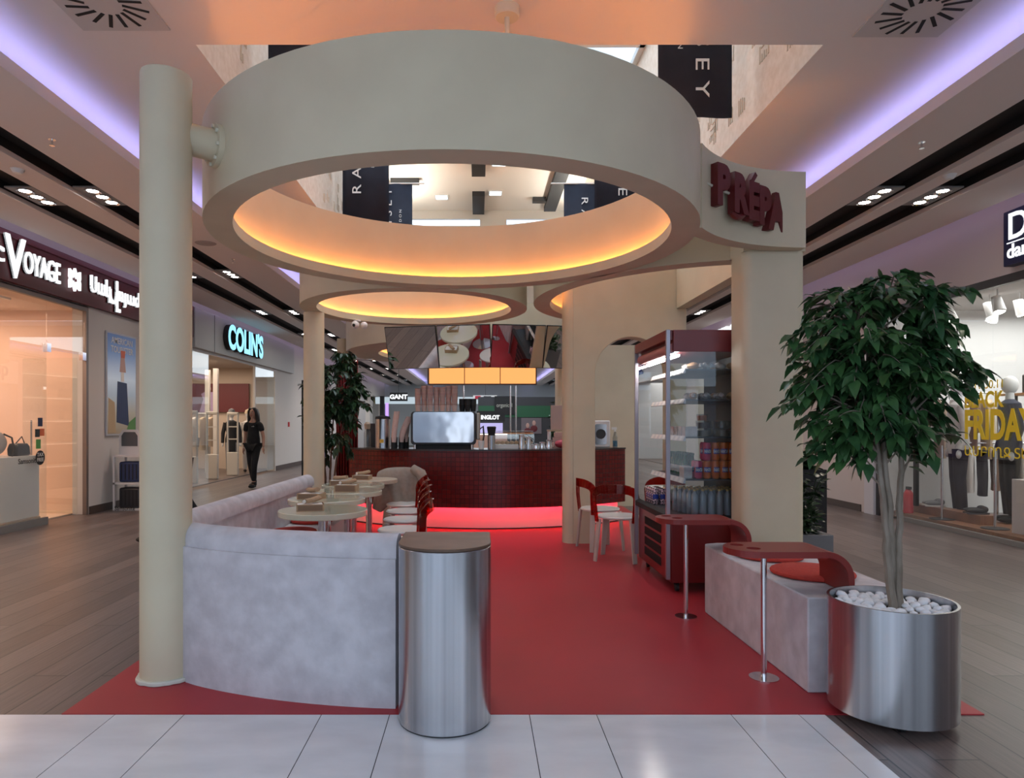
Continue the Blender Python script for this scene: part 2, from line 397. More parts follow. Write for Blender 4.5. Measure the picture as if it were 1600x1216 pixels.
# corridor side walls above the shop openings and plain piers
PINKW = mat('fascia_pink_white', (0.60, 0.53, 0.51), 0.75)
lw = MB()
lw.box(LX-0.25, LX, -1.6, 4.0, 0, HS+0.34)          # before the luggage shop
lw.box(LX-0.25, LX, 4.0, 14.3, 3.18, HS+0.34)       # header
lw.box(LX-0.25, LX, 10.55, 14.3, 0, 3.18)            # pier with poster
lw.box(LX-0.25, LX, 20.3, 24.0, 0, HS+0.34)
lw.box(LX-0.25, LX, 14.3, 20.3, 3.0, HS+0.34)
lw.box(LX-0.25, LX, 24.0, END, 3.0, HS+0.34)
for y in (28, 33, 38, 43): lw.box(LX-0.25, LX, y, y+1, 0, 3.0)
struct('wall_left', lw, WALLW)
rw = MB()
rw.box(RX, RX+0.25, 4.0, END, 3.12, HS+0.34)
rw.box(RX, RX+0.25, -1.6, 4.0, 0, HS+0.34)
rw.box(RX, RX+0.25, 10.7, 13.6, 0, 3.12)
for y in (20, 27, 34, 41): rw.box(RX, RX+0.25, y, y+1.6, 0, 3.12)
struct('wall_right', rw, PINKW)
struct('baseboard_left', MB().box(LX, LX+0.015, 10.56, 14.3, 0, 0.12), mat('brown_baseboard', (0.07, 0.045, 0.035), 0.5))
struct('baseboard_left', MB().box(LX, LX+0.015, 20.32, 24.0, 0, 0.14), mat('brown_baseboard', (0.07, 0.045, 0.035), 0.5))
struct('baseboard_right', MB().box(RX-0.015, RX, 10.9, 13.6, 0, 0.11), mat('brown_baseboard', (0.07, 0.045, 0.035), 0.5))
struct('trim_5', MB().box(RX-0.04, RX+0.1, 10.5, 10.75, 0, 3.12), mat('lilac_white_post', (0.6, 0.58, 0.62), 0.6))
# plain shop interiors further down both sides
def room(side, y0, y1, depth, h, wallm, floorm, ceilm, nm):
    x0, x1 = (LX-depth, LX-0.25) if side < 0 else (RX+0.25, RX+depth)
    xb = (x0-0.1, x0) if side < 0 else (x1, x1+0.1)
    w = MB().box(xb[0], xb[1], y0-0.1, y1+0.1, 0, h); w.box(x0, x1, y0-0.1, y0, 0, h); w.box(x0, x1, y1, y1+0.1, 0, h)
    struct(nm, w, wallm); struct('floor', MB().box(x0, x1, y0, y1, 0.001, 0.02), floorm)
    struct('ceiling', MB().box(x0, x1, y0-0.1, y1+0.1, h, h+0.1), ceilm)
# end of the mall behind the camera: low wall with glowing panes added for the steel reflections, open daylight above
bk = MB(); bk.box(-12, 12, -9.3, -9.0, 0, 2.5)
struct('wall_front', bk, mat('back_wall_grey', (0.30, 0.30, 0.32), 0.7))
struct('floor', MB().box(-12, 12, -9.3, -5, -0.1, 0), WOOD)
for k_, x_ in enumerate((-4.6, -1.3, 2.2, 5.6)):
    w_ = struct('window_%d' % (10+k_), MB().box(x_-0.05, x_, -9.0, -8.95, 0.0, 2.5).box(x_+0.9, x_+0.95, -9.0, -8.95, 0.0, 2.5), DARK)
    MB().box(x_, x_+0.9, -9.0, -8.98, 0.1, 2.4).build('pane', glow('window_daylight', (0.75, 0.85, 1.0), 1.3), w_)
# end of the mall
struct('wall_back', MB().box(-12, 12, END, END+0.3, 0, 6), mat('end_wall', (0.55, 0.60, 0.62), 0.7))

# ================================================================== PAVILION
HB, HT = 2.73, 3.31
LED = glow('warm_led', (1.0, 0.33, 0.06), 40)
def ring(label, c, Ro, Ri, n=96, a0=0, a1=2*PI, led=LED, gap=0.065, lip=0.08):
    t = thing('canopy_ring', label, 'ring', (c[0], c[1], 0), 0, 'ring canopies over the cafe')
    MB().lathe([(Ri+gap, HB+0.03), (Ri+gap, HT), (Ro, HT), (Ro, HB), (Ri, HB), (Ri, HB+lip), (Ri+0.012, HB+lip), (Ri+0.012, HB+0.03)], n, closed=True, a0=a0, a1=a1).build('ring_shell', CREAM, t)
    MB().lathe([(Ri+0.022, HB+0.031), (Ri+gap-0.018, HB+0.031), (Ri+gap-0.018, HB+0.04), (Ri+0.022, HB+0.04)], n, closed=True, a0=a0, a1=a1).build('light_strip', led, t, label='glowing warm light strip')
    return t
CA = (-0.174, 5.04); RA = 1.722
ringA = ring('large round cream ring canopy nearest the front, lit warm inside', CA, RA, 1.5375)
cb = MB().box(-1.60, 1.60, 4.455-5.04, 4.505-5.04, 3.26, 3.30); cb.build('cross_bar', CREAM, ringA)
ringB = ring('smaller cream ring canopy on the left over the tables, lit warm inside', (-0.74, 8.03), 1.31, 1.125)
ringC = ring('cream curved ring canopy on the right between front pillar and arched wall', (2.56, 7.45), 1.95, 1.77, a0=R(103), a1=R(262))
ringD = ring('far ring canopy over the bar with an amber lit underside', (0.0, 13.2), 2.5, 1.9)
# ceiling hanger
t = thing('ceiling_hanger', 'short round rod with a pale disc plate holding the big ring from the ceiling', 'hanger', (0.19, 4.48, 0))
MB().lathe([(0.0, 4.055), (0.075, 4.055), (0.083, 4.065), (0.083, HC)], 28, cap=False).build('ceiling_disc', CREAM2, t)
MB().cyl(0, 0, 3.30, 4.056, 0.017, 14).build('rod', CREAM2, t)

def round_column(x, y, r, h, label, base=False):
    t = thing('column', label, 'column', (x, y, 0))
    MB().lathe([(0, 0), (r, 0), (r, h-0.004), (r-0.004, h), (0, h)], 48).build('shaft', CREAM, t)
    if base:
        g = random.Random(4); vs = []
        ring_ = [(r+0.012+g.uniform(0, 0.012)) for _ in range(36)]
        m = MB(); pts = [(ring_[i]*math.cos(2*PI*i/36)+(0.05 if 0 < i < 5 else 0), ring_[i]*math.sin(2*PI*i/36)) for i in range(36)]
        m.prism(pts, 0.006, 0.03); m.build('sealant_collar', mat('sealant', (0.62, 0.62, 0.54), 0.5), t, bevel=0.006, label='pale sealant smeared round the foot')
    return t
colA = round_column(-1.715, 3.765, 0.133, HT, 'tall free-standing round cream column at the front left of the ring', True)
# connecting pipe with flange and bolts
d = Vector((CA[0]+1.715, CA[1]-3.765, 0)).normalized(); p0 = Vector((0, 0, 2.995))+d*0.10; p1 = Vector((0, 0, 2.995))+d*0.262
MB().tube([p0, p1], 0.088, 28).build('connecting_pipe', CREAM, colA)
MB().tube([p1-d*0.012, p1+d*0.02], 0.122, 28).build('flange', CREAM, colA)
side = Vector((-d.y, d.x, 0))
for k in range(8):
    a = 2*PI*k/8+0.2; q = p1-d*0.012+side*math.cos(a)*0.105+Vector((0, 0, 1))*math.sin(a)*0.105
    MB().tube([q-d*0.012, q], 0.011, 6).build('bolt', CREAM2, colA)
colB = round_column(-1.97, 8.22, 0.122, HB-0.001, 'round cream column under the left ring behind the tables')
colD = round_column(-2.62, 13.2, 0.10, HB+0.3, 'thin cream column at the left of the bar, behind the curtain')
# right front pillar (rounded edges)
t = thing('pillar', 'broad cream pillar at the front right carrying the red lettering', 'pillar')
MB().prism(rrect(2.05, 2.53, 5.28, 5.60, 0.07, 8), 0, HB).build('shaft', CREAM, t)
MB().prism_y([(2.05, HB), (2.53, HB), (2.53, HT-0.05)]+[(2.48+0.05*math.cos(a), HT-0.05+0.05*math.sin(a)) for a in (0.3, 0.8, 1.2)]+[(2.48, HT), (2.05, HT)], 5.29, 5.60).build('head', CREAM, t)
# concave letter beam
t2 = tag(MB().sweep(arc(2.50, 4.02, 1.285, R(147), R(91), 28), [(0, HB+0.003), (-0.12, HB+0.003), (-0.12, HT-0.003), (0, HT-0.003)]).build('curved_beam', CREAM),
         'curved concave cream beam running from the big ring to the right pillar', 'beam')
tag(MB().box(2.30, 2.43, 5.605, 7.94, HB+0.004, HT-0.004).build('straight_beam', CREAM), 'straight cream beam from the front right pillar back to the arched wall', 'beam')
# arched wall
AX0, AX1, sp_, ra = 1.36, 2.20, 1.985, 0.42
poly = [(1.10, 0), (AX0, 0), (AX0, sp_)]+[(1.78+ra*math.cos(a), sp_+ra*math.sin(a)) for a in [PI-PI*i/24 for i in range(1, 24)]]+[(AX1, sp_), (AX1, 0), (2.42, 0), (2.42, HT), (1.10, HT)]
t = thing('arched_wall', 'cream wall with a rounded arch opening behind the drinks fridge', 'wall')
MB().prism_y(poly, 7.95, 8.17).build('wall_panel', CREAM, t, bevel=0.008)
MB().lathe([(0.11, 0), (0.11, HT)], 20, (1.10, 8.06), a0=R(90), a1=R(270)).add([(1.10, 7.95, 0), (1.10, 8.17, 0), (1.10, 8.17, HT), (1.10, 7.95, HT)], [(0, 1, 2, 3)]).build('rounded_edge', CREAM, t)
# back pillar beside the bar
t = tag(MB().prism(rrect(1.36, 2.72, 11.6, 12.2, 0.1, 6), 0, HB).build('pillar', CREAM), 'wide cream pillar behind the right end of the bar, seen through the arch', 'pillar')

# red letters on the rod
t = thing('letter_sign', 'dark red three-dimensional PREPA letters on a rod in front of the curved beam', 'sign')
A0 = Vector((1.535, 4.72, 3.075)); A1 = Vector((2.37, 5.275, 2.975))
MB().tube([A0, A1], 0.010, 10).build('rod', CREAM2, t)
dx = (A1-A0); dh = Vector((dx.x, dx.y, 0)).normalized(); nrm = dh.cross(Vector((0, 0, 1)))
spec = [('P', 0.105, 0.05, 1.0, 0.265), ('R', 0.275, 0.035, 0.95, 0.26), ('E', 0.43, 0.02, .95, 0.25), ('P', 0.545, 0.0, 1.0, 0.26), ('A', 0.665, -0.02, 1.02, 0.26)]
for ch, s_, dz, w_, hh in spec:
    o = A0+dh*s_*1.1+Vector((0, 0, dx.z*s_/0.95-0.135+dz*0.3))+nrm*(0.02)
    text('letter', ch, hh*1.38, REDL, o, dh, (0, 0, 1), 0.03, 0.022, t, sx=0.72*w_)
o = A0+dh*0.54+Vector((0, 0, 0.115)); MB().rbox((0, 0, 0), (0.035, 0.05, 0.085)).xf(Matrix.Translation(o+nrm*0.02) @ Matrix.Rotation(math.atan2(dh.y, dh.x), 4, 'Z') @ Matrix.Rotation(R(38), 4, 'Y')).build('accent', REDL, t)
m = MB(); pts = [A0+dh*(0.30+0.17*i/10)+Vector((0, 0, -0.145-0.05*math.sin(PI*(0.15+0.85*i/10))))+nrm*0.02 for i in range(11)]
m.tube(pts, 0.024, 8); m.build('flourish', REDL, t)

# ================================================================== LEFT BENCH
def bez(p, n):
    out = []
    for i in range(n+1):
        t_ = i/n; q = [Vector(x) for x in p]
        while len(q) > 1: q = [q[j].lerp(q[j+1], t_) for j in range(len(q)-1)]
        out.append((q[0].x, q[0].y))
    return out
path = bez([(-0.402, 3.36), (-0.80, 3.385), (-1.20, 3.50), (-1.50, 3.66)], 14)+bez([(-1.50, 3.66), (-1.80, 3.83), (-1.92, 4.12), (-1.92, 4.60)], 14)[1:]+[(-1.92, 4.60+0.35*i) for i in range(1, 9)]
t = thing('curved_bench', 'long curved concrete bench with a rounded backrest wrapping the tables on the left', 'bench', group=None)
back = [(0, 0.006), (0, 0.70)]
MB().sweep([(x, y) for x, y in path], [(0.015, 0.006), (0.015, 0.735), (-0.13, 0.735), (-0.13, 0.006)]).build('back_panel', CONC, t)
cap_ = [(0, 0.735)]+[(-0.075+0.075*math.cos(a)*1.0, 0.775+0.075*math.sin(a)) for a in [PI*i/10 for i in range(11)]]+[(-0.15, 0.735)]
MB().sweep(path, cap_).build('rounded_back_rail', CONC, t)
inner = [(x, y) for x, y in path]
st = MB(); st.sweep(path[10:], [(-0.135, 0.006), (-0.135, 0.45), (-0.50, 0.45), (-0.53, 0.42), (-0.53, 0.006)])
st.build('seat', mat('bench_seat_white', (0.62, 0.59, 0.58), 0.6), t, label='pale smooth seat along the inside')
def cushion(x, y, z, r, label, group):
    return tag(MB().lathe([(0, 0), (r*0.9, 0), (r*0.98, 0.006), (r, 0.015), (r*0.98, 0.024), (r*0.9, 0.031), (r*0.4, 0.036), (0, 0.037)], 28).build('seat_cushion', CUSH, loc=(x, y, z)), label, 'cushion', group)
ords = ['nearest', 'second nearest', 'third nearest', 'fourth', 'farthest']
for i, y in enumerate((5.25, 5.93, 6.6, 7.25)):
    cushion(-1.60, y, 0.451, 0.20, f'flat round red cushion on the curved concrete seat, {ords[i]} to the camera', 'red cushions on the left bench')

# tables
GLZ = noise_mat('pale_lacquer_top', (0.60, 0.585, 0.45), (0.60, 0.585, 0.45), 3, 0.10, coat=0.3)
TOPB = mat('beige_top', (0.52, 0.43, 0.33), 0.35)
tabs = [(-1.165, 5.15, 0.33, GLZ), (-1.31, 5.93, 0.33, GLZ), (-1.26, 6.62, 0.33, GLZ), (-1.33, 7.30, 0.33, GLZ), (-1.27, 7.98, 0.33, TOPB)]
for i, (x, y, r, m_) in enumerate(tabs):
    t = thing('cafe_table', f'round pale cream cafe table with steel pedestal, {["nearest of the row by the bench", "second from the front by the bench", "middle one of the row by the bench", "fourth from the front by the bench", "farthest with a beige top"][i]}', 'table', (x, y, 0.006), 0, 'cafe tables by the curved bench')
    MB().lathe([(0, 0.705), (r-0.004, 0.705), (r, 0.71), (r, 0.744), (r-0.004, 0.748), (0, 0.748)], 56).build('table_top', m_, t)
    MB().lathe([(0, 0), (0.19, 0), (0.19, 0.008), (0.036, 0.012), (0.036, 0.706), (0, 0.706)], 32).build('pedestal', CHROME, t)
# napkin boxes with rolled cloth
def napkin_box(x, y, rz, label, big=False):
    t = thing('napkin_box', label, 'box', (x, y, 0.7545), rz, 'kraft napkin boxes on the tables')
    w, d_, h = (0.20, 0.15, 0.05) if not big else (0.21, 0.13, 0.065)
    m = MB(); th = 0.004
    m.box(-w/2, w/2, -d_/2, d_/2, 0, th); m.box(-w/2, w/2, -d_/2, -d_/2+th, th, h); m.box(-w/2, w/2, d_/2-th, d_/2, th, h); m.box(-w/2, -w/2+th, -d_/2+th, d_/2-th, th, h); m.box(w/2-th, w/2, -d_/2+th, d_/2-th, th, h)
    m.build('tray', KRAFT, t)
    MB().box(-w/2+0.012, w/2-0.012, -d_/2-0.0008, -d_/2, 0.006, h-0.006).build('printed_band', KRAFTD, t)
    n_ = MB()
    for k in range(6): n_.rbox((rnd.uniform(-.006, .006), rnd.uniform(-.004, .004), th+0.004+k*(h-0.006)/6), (w-0.02, d_-0.02, (h-0.01)/7), rnd.uniform(-.03, .03))
    n_.build('napkins', PAPER, t)
    return t
def pouch(x, y, rz, z, label, tilt=0):
    t = thing('cutlery_pouch', label, 'pouch', (x, y, z), rz, 'rolled kraft pouches on the napkin boxes')
    MB().tube([(-0.085, 0, 0.022), (0, 0, 0.024), (0.085, 0, 0.022+tilt)], 0.021, 10, flat=(1.25, 0.9)).build('wrap', KRAFT, t)
    MB().tube([(-0.097, 0, 0.021), (-0.083, 0, 0.022)], 0.013, 8).build('napkin_tip', PAPER, t)
nb = [(-1.25, 5.10, 0.25, False), (-1.43, 5.88, -0.2, False), (-1.25, 6.52, -0.06, True), (-1.46, 7.22, 0.15, False), (-1.34, 7.92, -0.1, False)]
nlab = ['on the nearest table', 'on the second table by the bench', 'on the middle table, the deepest box', 'on the fourth table', 'on the farthest beige table']
for i, (x, y, rz, b) in enumerate(nb):
    napkin_box(x, y, rz, 'brown kraft napkin box '+nlab[i], b)
    pouch(x+0.01, y+0.01, rz+(0.9 if i % 2 == 0 else -0.7), 0.7545+(0.065 if b else 0.05), 'brown rolled pouch lying on the napkin box '+nlab[i], 0.012)

# chairs -------------------------------------------------------------
CHW = mat('chair_white', (0.70, 0.68, 0.65), 0.35)
CHL = mat('chair_leg_beige', (0.52, 0.46, 0.41), 0.4)
def make_chair(label, group):
    """seat faces +Y of the chair; backrest hoop on the -Y side"""
    t = thing('cafe_chair', label, 'chair', (0, 0, 0.006), 0, group)
    MB().lathe([(0, 0.425), (0.19, 0.425), (0.215, 0.435), (0.218, 0.448), (0.208, 0.458), (0.15, 0.450), (0, 0.447)], 36).build('seat', CHW, t)
    for sx, sy in ((-1, -1), (1, -1), (-1, 1), (1, 1)):
        m = MB(); bx, by = 0.20*sx, 0.19*sy; tx, ty = 0.165*sx, 0.16*sy
        a = math.atan2(sy, sx)
        c, s_ = math.cos(a), math.sin(a); w, d_ = 0.028, 0.011
        vs = []
        for X, Y, Z, k in ((bx, by, 0, 0.85), (tx, ty, 0.43, 1.1)):
            for u, v in ((-1, -1), (1, -1), (1, 1), (-1, 1)): vs.append((X+(-s_*u*w+c*v*d_)*k, Y+(c*u*w+s_*v*d_)*k, Z))
        m.add(vs, [(0, 3, 2, 1), (4, 5, 6, 7), (0, 1, 5, 4), (1, 2, 6, 5), (2, 3, 7, 6), (3, 0, 4, 7)])
        m.build('leg', CHL, t, bevel=0.003)
    # acrylic backrest: two uprights sweeping into a broad curved band
    P = []
    for i in range(25):
        u = -1+2*i/24; au = abs(u); sg = 1 if u > 0 else -1
        if au > 0.62:
            k = (1-au)/0.38; x = sg*(0.188+0.022*k); z = 0.40+0.22*k; w = 0.030+0.004*k
        else:
            th = (au/0.62)*PI/2; x = sg*0.21*abs(math.sin(th))**0.72; z = 0.62+0.125*max(0.0, math.cos(th))**0.60; w = 0.034+0.013*math.cos(th)
        y = -(0.145+0.03*min(1, (z-0.40)/0.2)+0.085*(1-min(1, (x/0.21)**2)))
        P.append((x, y, z, w))
    vs = []
    for i, (x, y, z, w) in enumerate(P):
        q0 = Vector(P[max(i-1, 0)][:3]); q1 = Vector(P[min(i+1, 24)][:3]); tg = (q1-q0).normalized(); out = Vector((x, y, 0)).normalized()
        wd = tg.cross(out).normalized(); out = wd.cross(tg).normalized()
        for a, b in ((-1, -1), (1, -1), (1, 1), (-1, 1)): vs.append(Vector((x, y, z))+wd*w*a+out*0.008*b)
    fs = []
    for i in range(24):
        for j in range(4): fs.append((i*4+j, i*4+(j+1) % 4, (i+1)*4+(j+1) % 4, (i+1)*4+j))
    fs += [(0, 1, 2, 3), (99, 98, 97, 96)]
    o = MB().add(vs, fs).build('backrest', AMBER, t, bevel=0.004, ang=50, label='see-through amber red acrylic hoop back'); 
    for sx in (-1, 1):
        MB().ball((sx*0.19, -0.155, 0.415), 0.006, 8, 6).build('rivet', CHROME, t)
    return t
LG = 'amber backed chairs along the row of tables'
chair = make_chair('white seated cafe chair with amber hoop back, nearest in the row facing the bench', LG)
chair.location = (-0.62, 5.50, 0.006); chair.rotation_euler.z = R(90+4)
for (x, y, a), lb in zip(((-0.68, 6.12, 92), (-0.72, 6.78, 88), (-0.78, 7.42, 92), (-0.86, 8.05, 90)), ('second nearest', 'middle one', 'fourth from the front', 'farthest')):
    dup(chair, (x, y, 0.006), R(a), f'white seated cafe chair with amber hoop back, {lb} facing the bench', LG)
RG = 'amber backed chairs by the fridge'
dup(chair, (1.44, 7.03, 0.006), R(-22), 'white cafe chair with amber hoop back, closest to the open drinks fridge', RG)
dup(chair, (1.36, 7.64, 0.006), R(-75), 'white cafe chair with amber hoop back, at the foot of the arched wall', RG)
dup(chair, (2.02, 7.55, 0.006), R(150), 'white cafe chair with amber hoop back, seen through the fridge beyond the small table', RG)
coatchair = dup(chair, (-0.98, 8.62, 0.006), R(190), 'cafe chair at the end of the row with a beige coat over it', LG)
# coat draped over that chair
m = MB(); g = random.Random(5); NU, NV = 26, 16; vs = []
for i in range(NU+1):
    u = -1+2*i/NU
    for j in range(NV+1):
        v = -1+2*j/NV
        if abs(v) < 0.22: yy = v/0.22*0.05; zz = 0.872-0.05*(v/0.22)**2*0.5-0.06*abs(u)**3
        else:
            k = (abs(v)-0.22)/0.78; drop = (0.44 if v < 0 else 0.30)+0.05*math.sin(u*7)
            yy = math.copysign(0.055+0.075*k+0.018*math.sin(u*13+v*3)*k, v); zz = 0.845-drop*k-0.06*abs(u)**3
        vs.append((u*(0.27+0.05*abs(v)), yy-0.02+0.02*math.sin(u*3), zz))
fs = [(i*(NV+1)+j, (i+1)*(NV+1)+j, (i+1)*(NV+1)+j+1, i*(NV+1)+j+1) for i in range(NU) for j in range(NV)]
t = thing('coat', 'beige coat draped over the chair at the far end of the tables', 'coat', (-0.95, 8.36, 0))
o = m.add(vs, fs).build('body', BEIGEC, t, ang=180)
so = o.modifiers.new('solid', 'SOLIDIFY'); so.thickness = 0.018
o.modifiers.new('subd', 'SUBSURF').levels = 1
sl = MB().tube([(0.16, -0.08, 0.86), (0.26, -0.13, 0.80), (0.32, -0.16, 0.68), (0.31, -0.17, 0.54), (0.28, -0.16, 0.44)], [0.05, 0.065, 0.06, 0.055, 0.05], 12).build('sleeve', BEIGEC, t, ang=180)
tag(MB().prism_x([(-0.20, 0.0), (0.14, 0.0), (0.12, 0.17), (0.0, 0.24), (-0.17, 0.17)], -0.17, 0.17).build('bag', CLOTH, loc=(-1.0, 8.62, 0.466), bevel=0.03, seg=4), 'black soft bag on the seat under the beige coat', 'bag')

# small round table behind the fridge
t = thing('cafe_table', 'small round cream table with a beige leg behind the drinks fridge', 'table', (2.0, 7.06, 0.006))
MB().lathe([(0, 0.70), (0.27, 0.70), (0.275, 0.74), (0, 0.742)], 44).build('table_top', GLZ, t)
MB().lathe([(0, 0), (0.17, 0), (0.17, 0.01), (0.035, 0.015), (0.035, 0.70), (0, 0.70)], 24).build('pedestal', CHL, t)

# ================================================================== BIN
t = thing('litter_bin', 'tall brushed steel litter bin with a flat bronze lid beside the curved bench', 'bin', (-0.157, 3.26, 0))
def dshape(r, yb, yc, dep, n=28):
    return [(r, yb), ] + [(r*math.cos(-PI*i/n)*1.0, yc+dep*math.sin(-PI*i/n)) for i in range(n+1)] + [(-r, yb)]
pl = dshape(0.2175, 0.27, -0.02, 0.215)
def rcorner(pl): return pl
MB().prism(pl, 0.012, 0.828).build('body', STEEL, t, bevel=0.004)
MB().prism([(x*0.985, y*0.985+0.002) for x, y in pl], 0.0065, 0.012).build('foot', BLACK, t)
MB().prism([(x*1.002, y*1.002) for x, y in pl], 0.829, 0.842).build('lid', BROWNTOP, t, bevel=0.003, label='bronze toned lid')

# ================================================================== RIGHT BENCH + ARM TABLES
rb = [(1.705, 3.54), (2.14, 3.54), (2.24, 3.66), (2.30, 3.85), (2.30, 5.17), (1.80, 5.17), (1.70, 5.13), (1.675, 5.05)]
t = tag(MB().prism(rb, 0.006, 0.50).build('concrete_bench', CONC, bevel=0.008), 'low straight concrete bench block on the right with red cushions', 'bench')
cushion(1.99, 4.08, 0.501, 0.235, 'larger round red cushion on the right concrete bench nearest the steel planter', 'red cushions on the right bench')
cushion(1.96, 4.62, 0.501, 0.22, 'round red cushion on the right concrete bench between the two arm tables', 'red cushions on the right bench')
def arm_table(x, y, label):
    t = thing('arm_table', label, 'table', (x, y, 0), 0, 'red arm tables on the right bench')
    zt = 0.69; W_ = 0.155
    # top plate with two holes (ngon split in two halves around the holes)
    prof_pts = [(-0.20+W_*0, 0)]
    L = -0.215; Rr = 0.27
    outline = [(L+0.0+W_*(1-math.cos(a))-0.0, W_*math.sin(a)) for a in []]
    bm = bmesh.new()
    outer = [(Rr, -W_)]+[(Rr, W_)]+[(L+W_-W_*math.sin(a), W_*math.cos(a)) for a in [PI*i/20 for i in range(21)]]
    def loop(pts, z): 
        v = [bm.verts.new((a, b, z)) for a, b in pts]; return [bm.edges.new((v[i], v[(i+1) % len(v)])) for i in range(len(v))]
    holes = [[(cx+0.038*math.cos(2*PI*i/20), cy+0.038*math.sin(2*PI*i/20)) for i in range(20)] for cx, cy in ((-0.125, 0.065), (-0.075, -0.045))]
    ed = loop(outer, 0)
    for h in holes: ed += loop(h, 0)
    bmesh.ops.triangle_fill(bm, use_beauty=True, use_dissolve=False, edges=ed)
    me = bpy.data.meshes.new('top_plate'); bm.to_mesh(me); bm.free(); me.materials.append(REDP)
    o = bpy.data.objects.new('top_plate', me); COL.objects.link(o); o.parent = t; o.location.z = zt
    so = o.modifiers.new('s', 'SOLIDIFY'); so.thickness = 0.034; so.offset = 1
    # down-curving end
    th = 0.034; r_ = 0.145; z0 = 0.502
    pr = [(Rr, zt+th)]+[(Rr+r_*math.sin(a), zt+th-r_+r_*math.cos(a)) for a in [PI/2*i/12 for i in range(1, 13)]]+[(Rr+r_, z0)]
    pr += [(Rr+r_-th, z0)]+[(Rr+(r_-th)*math.sin(a), zt+th-r_+(r_-th)*math.cos(a)) for a in [PI/2*i/12 for i in range(12, 0, -1)]]+[(Rr, zt)]
    MB().prism_y(pr, -W_, W_).build('curved_end', REDP, t, bevel=0.003)
    MB().lathe([(0, 0.0065), (0.078, 0.0065), (0.078, 0.011), (0.02, 0.016), (0, 0.016)], 32).build('foot_plate', CHROME, t)
    MB().cyl(0, 0, 0.016, zt, 0.0155, 20).build('pole', CHROME, t)
    return t
arm_table(1.567, 3.755, 'oxide red arm table with cup holes on a steel pole, nearer the planter')
arm_table(1.50, 4.945, 'oxide red arm table with cup holes on a steel pole, in front of the fridge')

# ================================================================== FRIDGE
FX0, FX1, FY0, FY1, FH = 1.553, 2.30, 5.62, 6.74, 2.17
FX1 = 2.04 if False else 2.30
t = thing('drinks_fridge', 'tall open red display fridge with glass side, packed with cans and bottles', 'fridge')
b = MB(); b.box(FX0+0.03, 2.28, FY0, FY1, 0.09, 0.62); b.build('base_cabinet', REDF, t, bevel=0.006)
MB().box(2.22, 2.28, FY0+0.005, FY1-0.005, 0.62, 1.985).build('back_panel', DARK, t)
MB().box(FX0+0.05, 2.28, FY0, FY1, 1.99, FH).build('top_canopy', mat('canopy_red', (0.17, 0.018, 0.02), 0.35), t, bevel=0.004)
MB().box(FX0-0.01, FX0+0.05, FY0+0.02, FY1, 2.085, FH).build('front_fascia', REDF, t, bevel=0.004)
MB().cyl(0, 0, 0, FY1-FY0-0.06, 0.04, 20).xf(Matrix.Translation((FX0+0.045, FY0+0.03, 2.02)) @ Matrix.Rotation(R(-90), 4, 'X')).build('night_blind', mat('blind_rose', (0.42, 0.17, 0.17), 0.5), t)
MB().box(FX0+0.09, FX0+0.115, FY0+0.05, FY1-0.05, 1.955, 1.975).build('light_tube', glow('fridge_tube', (1, 0.97, 0.92), 30), t)
p = MB(); p.box(FX0-0.012, FX0+0.022, FY0-0.012, FY0+0.02, 0.12, FH); p.build('corner_post', ALU, t, bevel=0.003)
p = MB(); p.box(FX0-0.012, FX0+0.022, FY1-0.02, FY1+0.012, 0.12, FH); p.build('corner_post', ALU, t, bevel=0.003)
MB().box(FX0+0.022, 2.27, FY0, FY0+0.006, 0.62, 1.99).build('side_glass', GLASSD, t)
MB().box(FX0+0.022, 2.22, FY1-0.006, FY1, 0.62, 1.99).build('side_glass', GLASS, t)
m = MB()
for k in range(4):
    for j in range(12):
        z = 0.17+k*0.095+0.0; y0 = FY0+0.42+0.0
        m.box(FX0+0.024, FX0+0.031, FY0+0.30, FY1-0.25, z+j*0.006, z+j*0.006+0.003)
m.build('vent_grille', BLACK, t)
MB().prism_y([(FX0-0.01, 0.60), (FX0-0.01, 0.645), (FX0+0.03, 0.665), (FX0+0.03, 0.60)], FY0+0.02, FY1-0.02).build('bumper_tray', BLACK, t)
MB().box(FX0+0.03, 2.22, FY0+0.02, FY1-0.02, 0.62, 0.64).build('floor_tray', DARK, t)
for x in (FX0+0.10, 2.2):
    for y in (FY0+0.08, FY1-0.08):
        c = MB(); c.cyl(0, 0, -0.012, 0.012, 0.033, 16).xf(Matrix.Translation((x, y, 0.039)) @ Matrix.Rotation(R(90), 4, 'Y')); c.box(x-0.02, x+0.02, y-0.01, y+0.02, 0.06, 0.092)
        c.build('caster', BLACK, t)
SHF = mat('shelf_dark', (0.06, 0.065, 0.075), 0.4, 0.3)
shelfz = [0.94, 1.29, 1.60, 1.85]
for z in shelfz:
    s_ = MB().box(FX0+0.16, 2.22, FY0+0.03, FY1-0.03, z-0.012, z).build('shelf', SHF, t)
    MB().prism_y([(FX0+0.135, z-0.035), (FX0+0.155, z+0.008), (FX0+0.16, z+0.008), (FX0+0.16, z-0.035)], FY0+0.03, FY1-0.03).build('price_rail', mat('price_rail', (0.55, 0.55, 0.57), 0.3), s_)
    for k in range(8):
        lb = MB(); lb.add([(FX0+0.1355, FY0+0.07+k*0.13, z-0.03), (FX0+0.1355, FY0+0.14+k*0.13, z-0.03), (FX0+0.1525, FY0+0.14+k*0.13, z+0.004), (FX0+0.1525, FY0+0.07+k*0.13, z+0.004)], [(0, 1, 2, 3)])
        lb.xf(Matrix.Translation((-0.002, 0, 0))).build('price_tag', PAPER, s_)

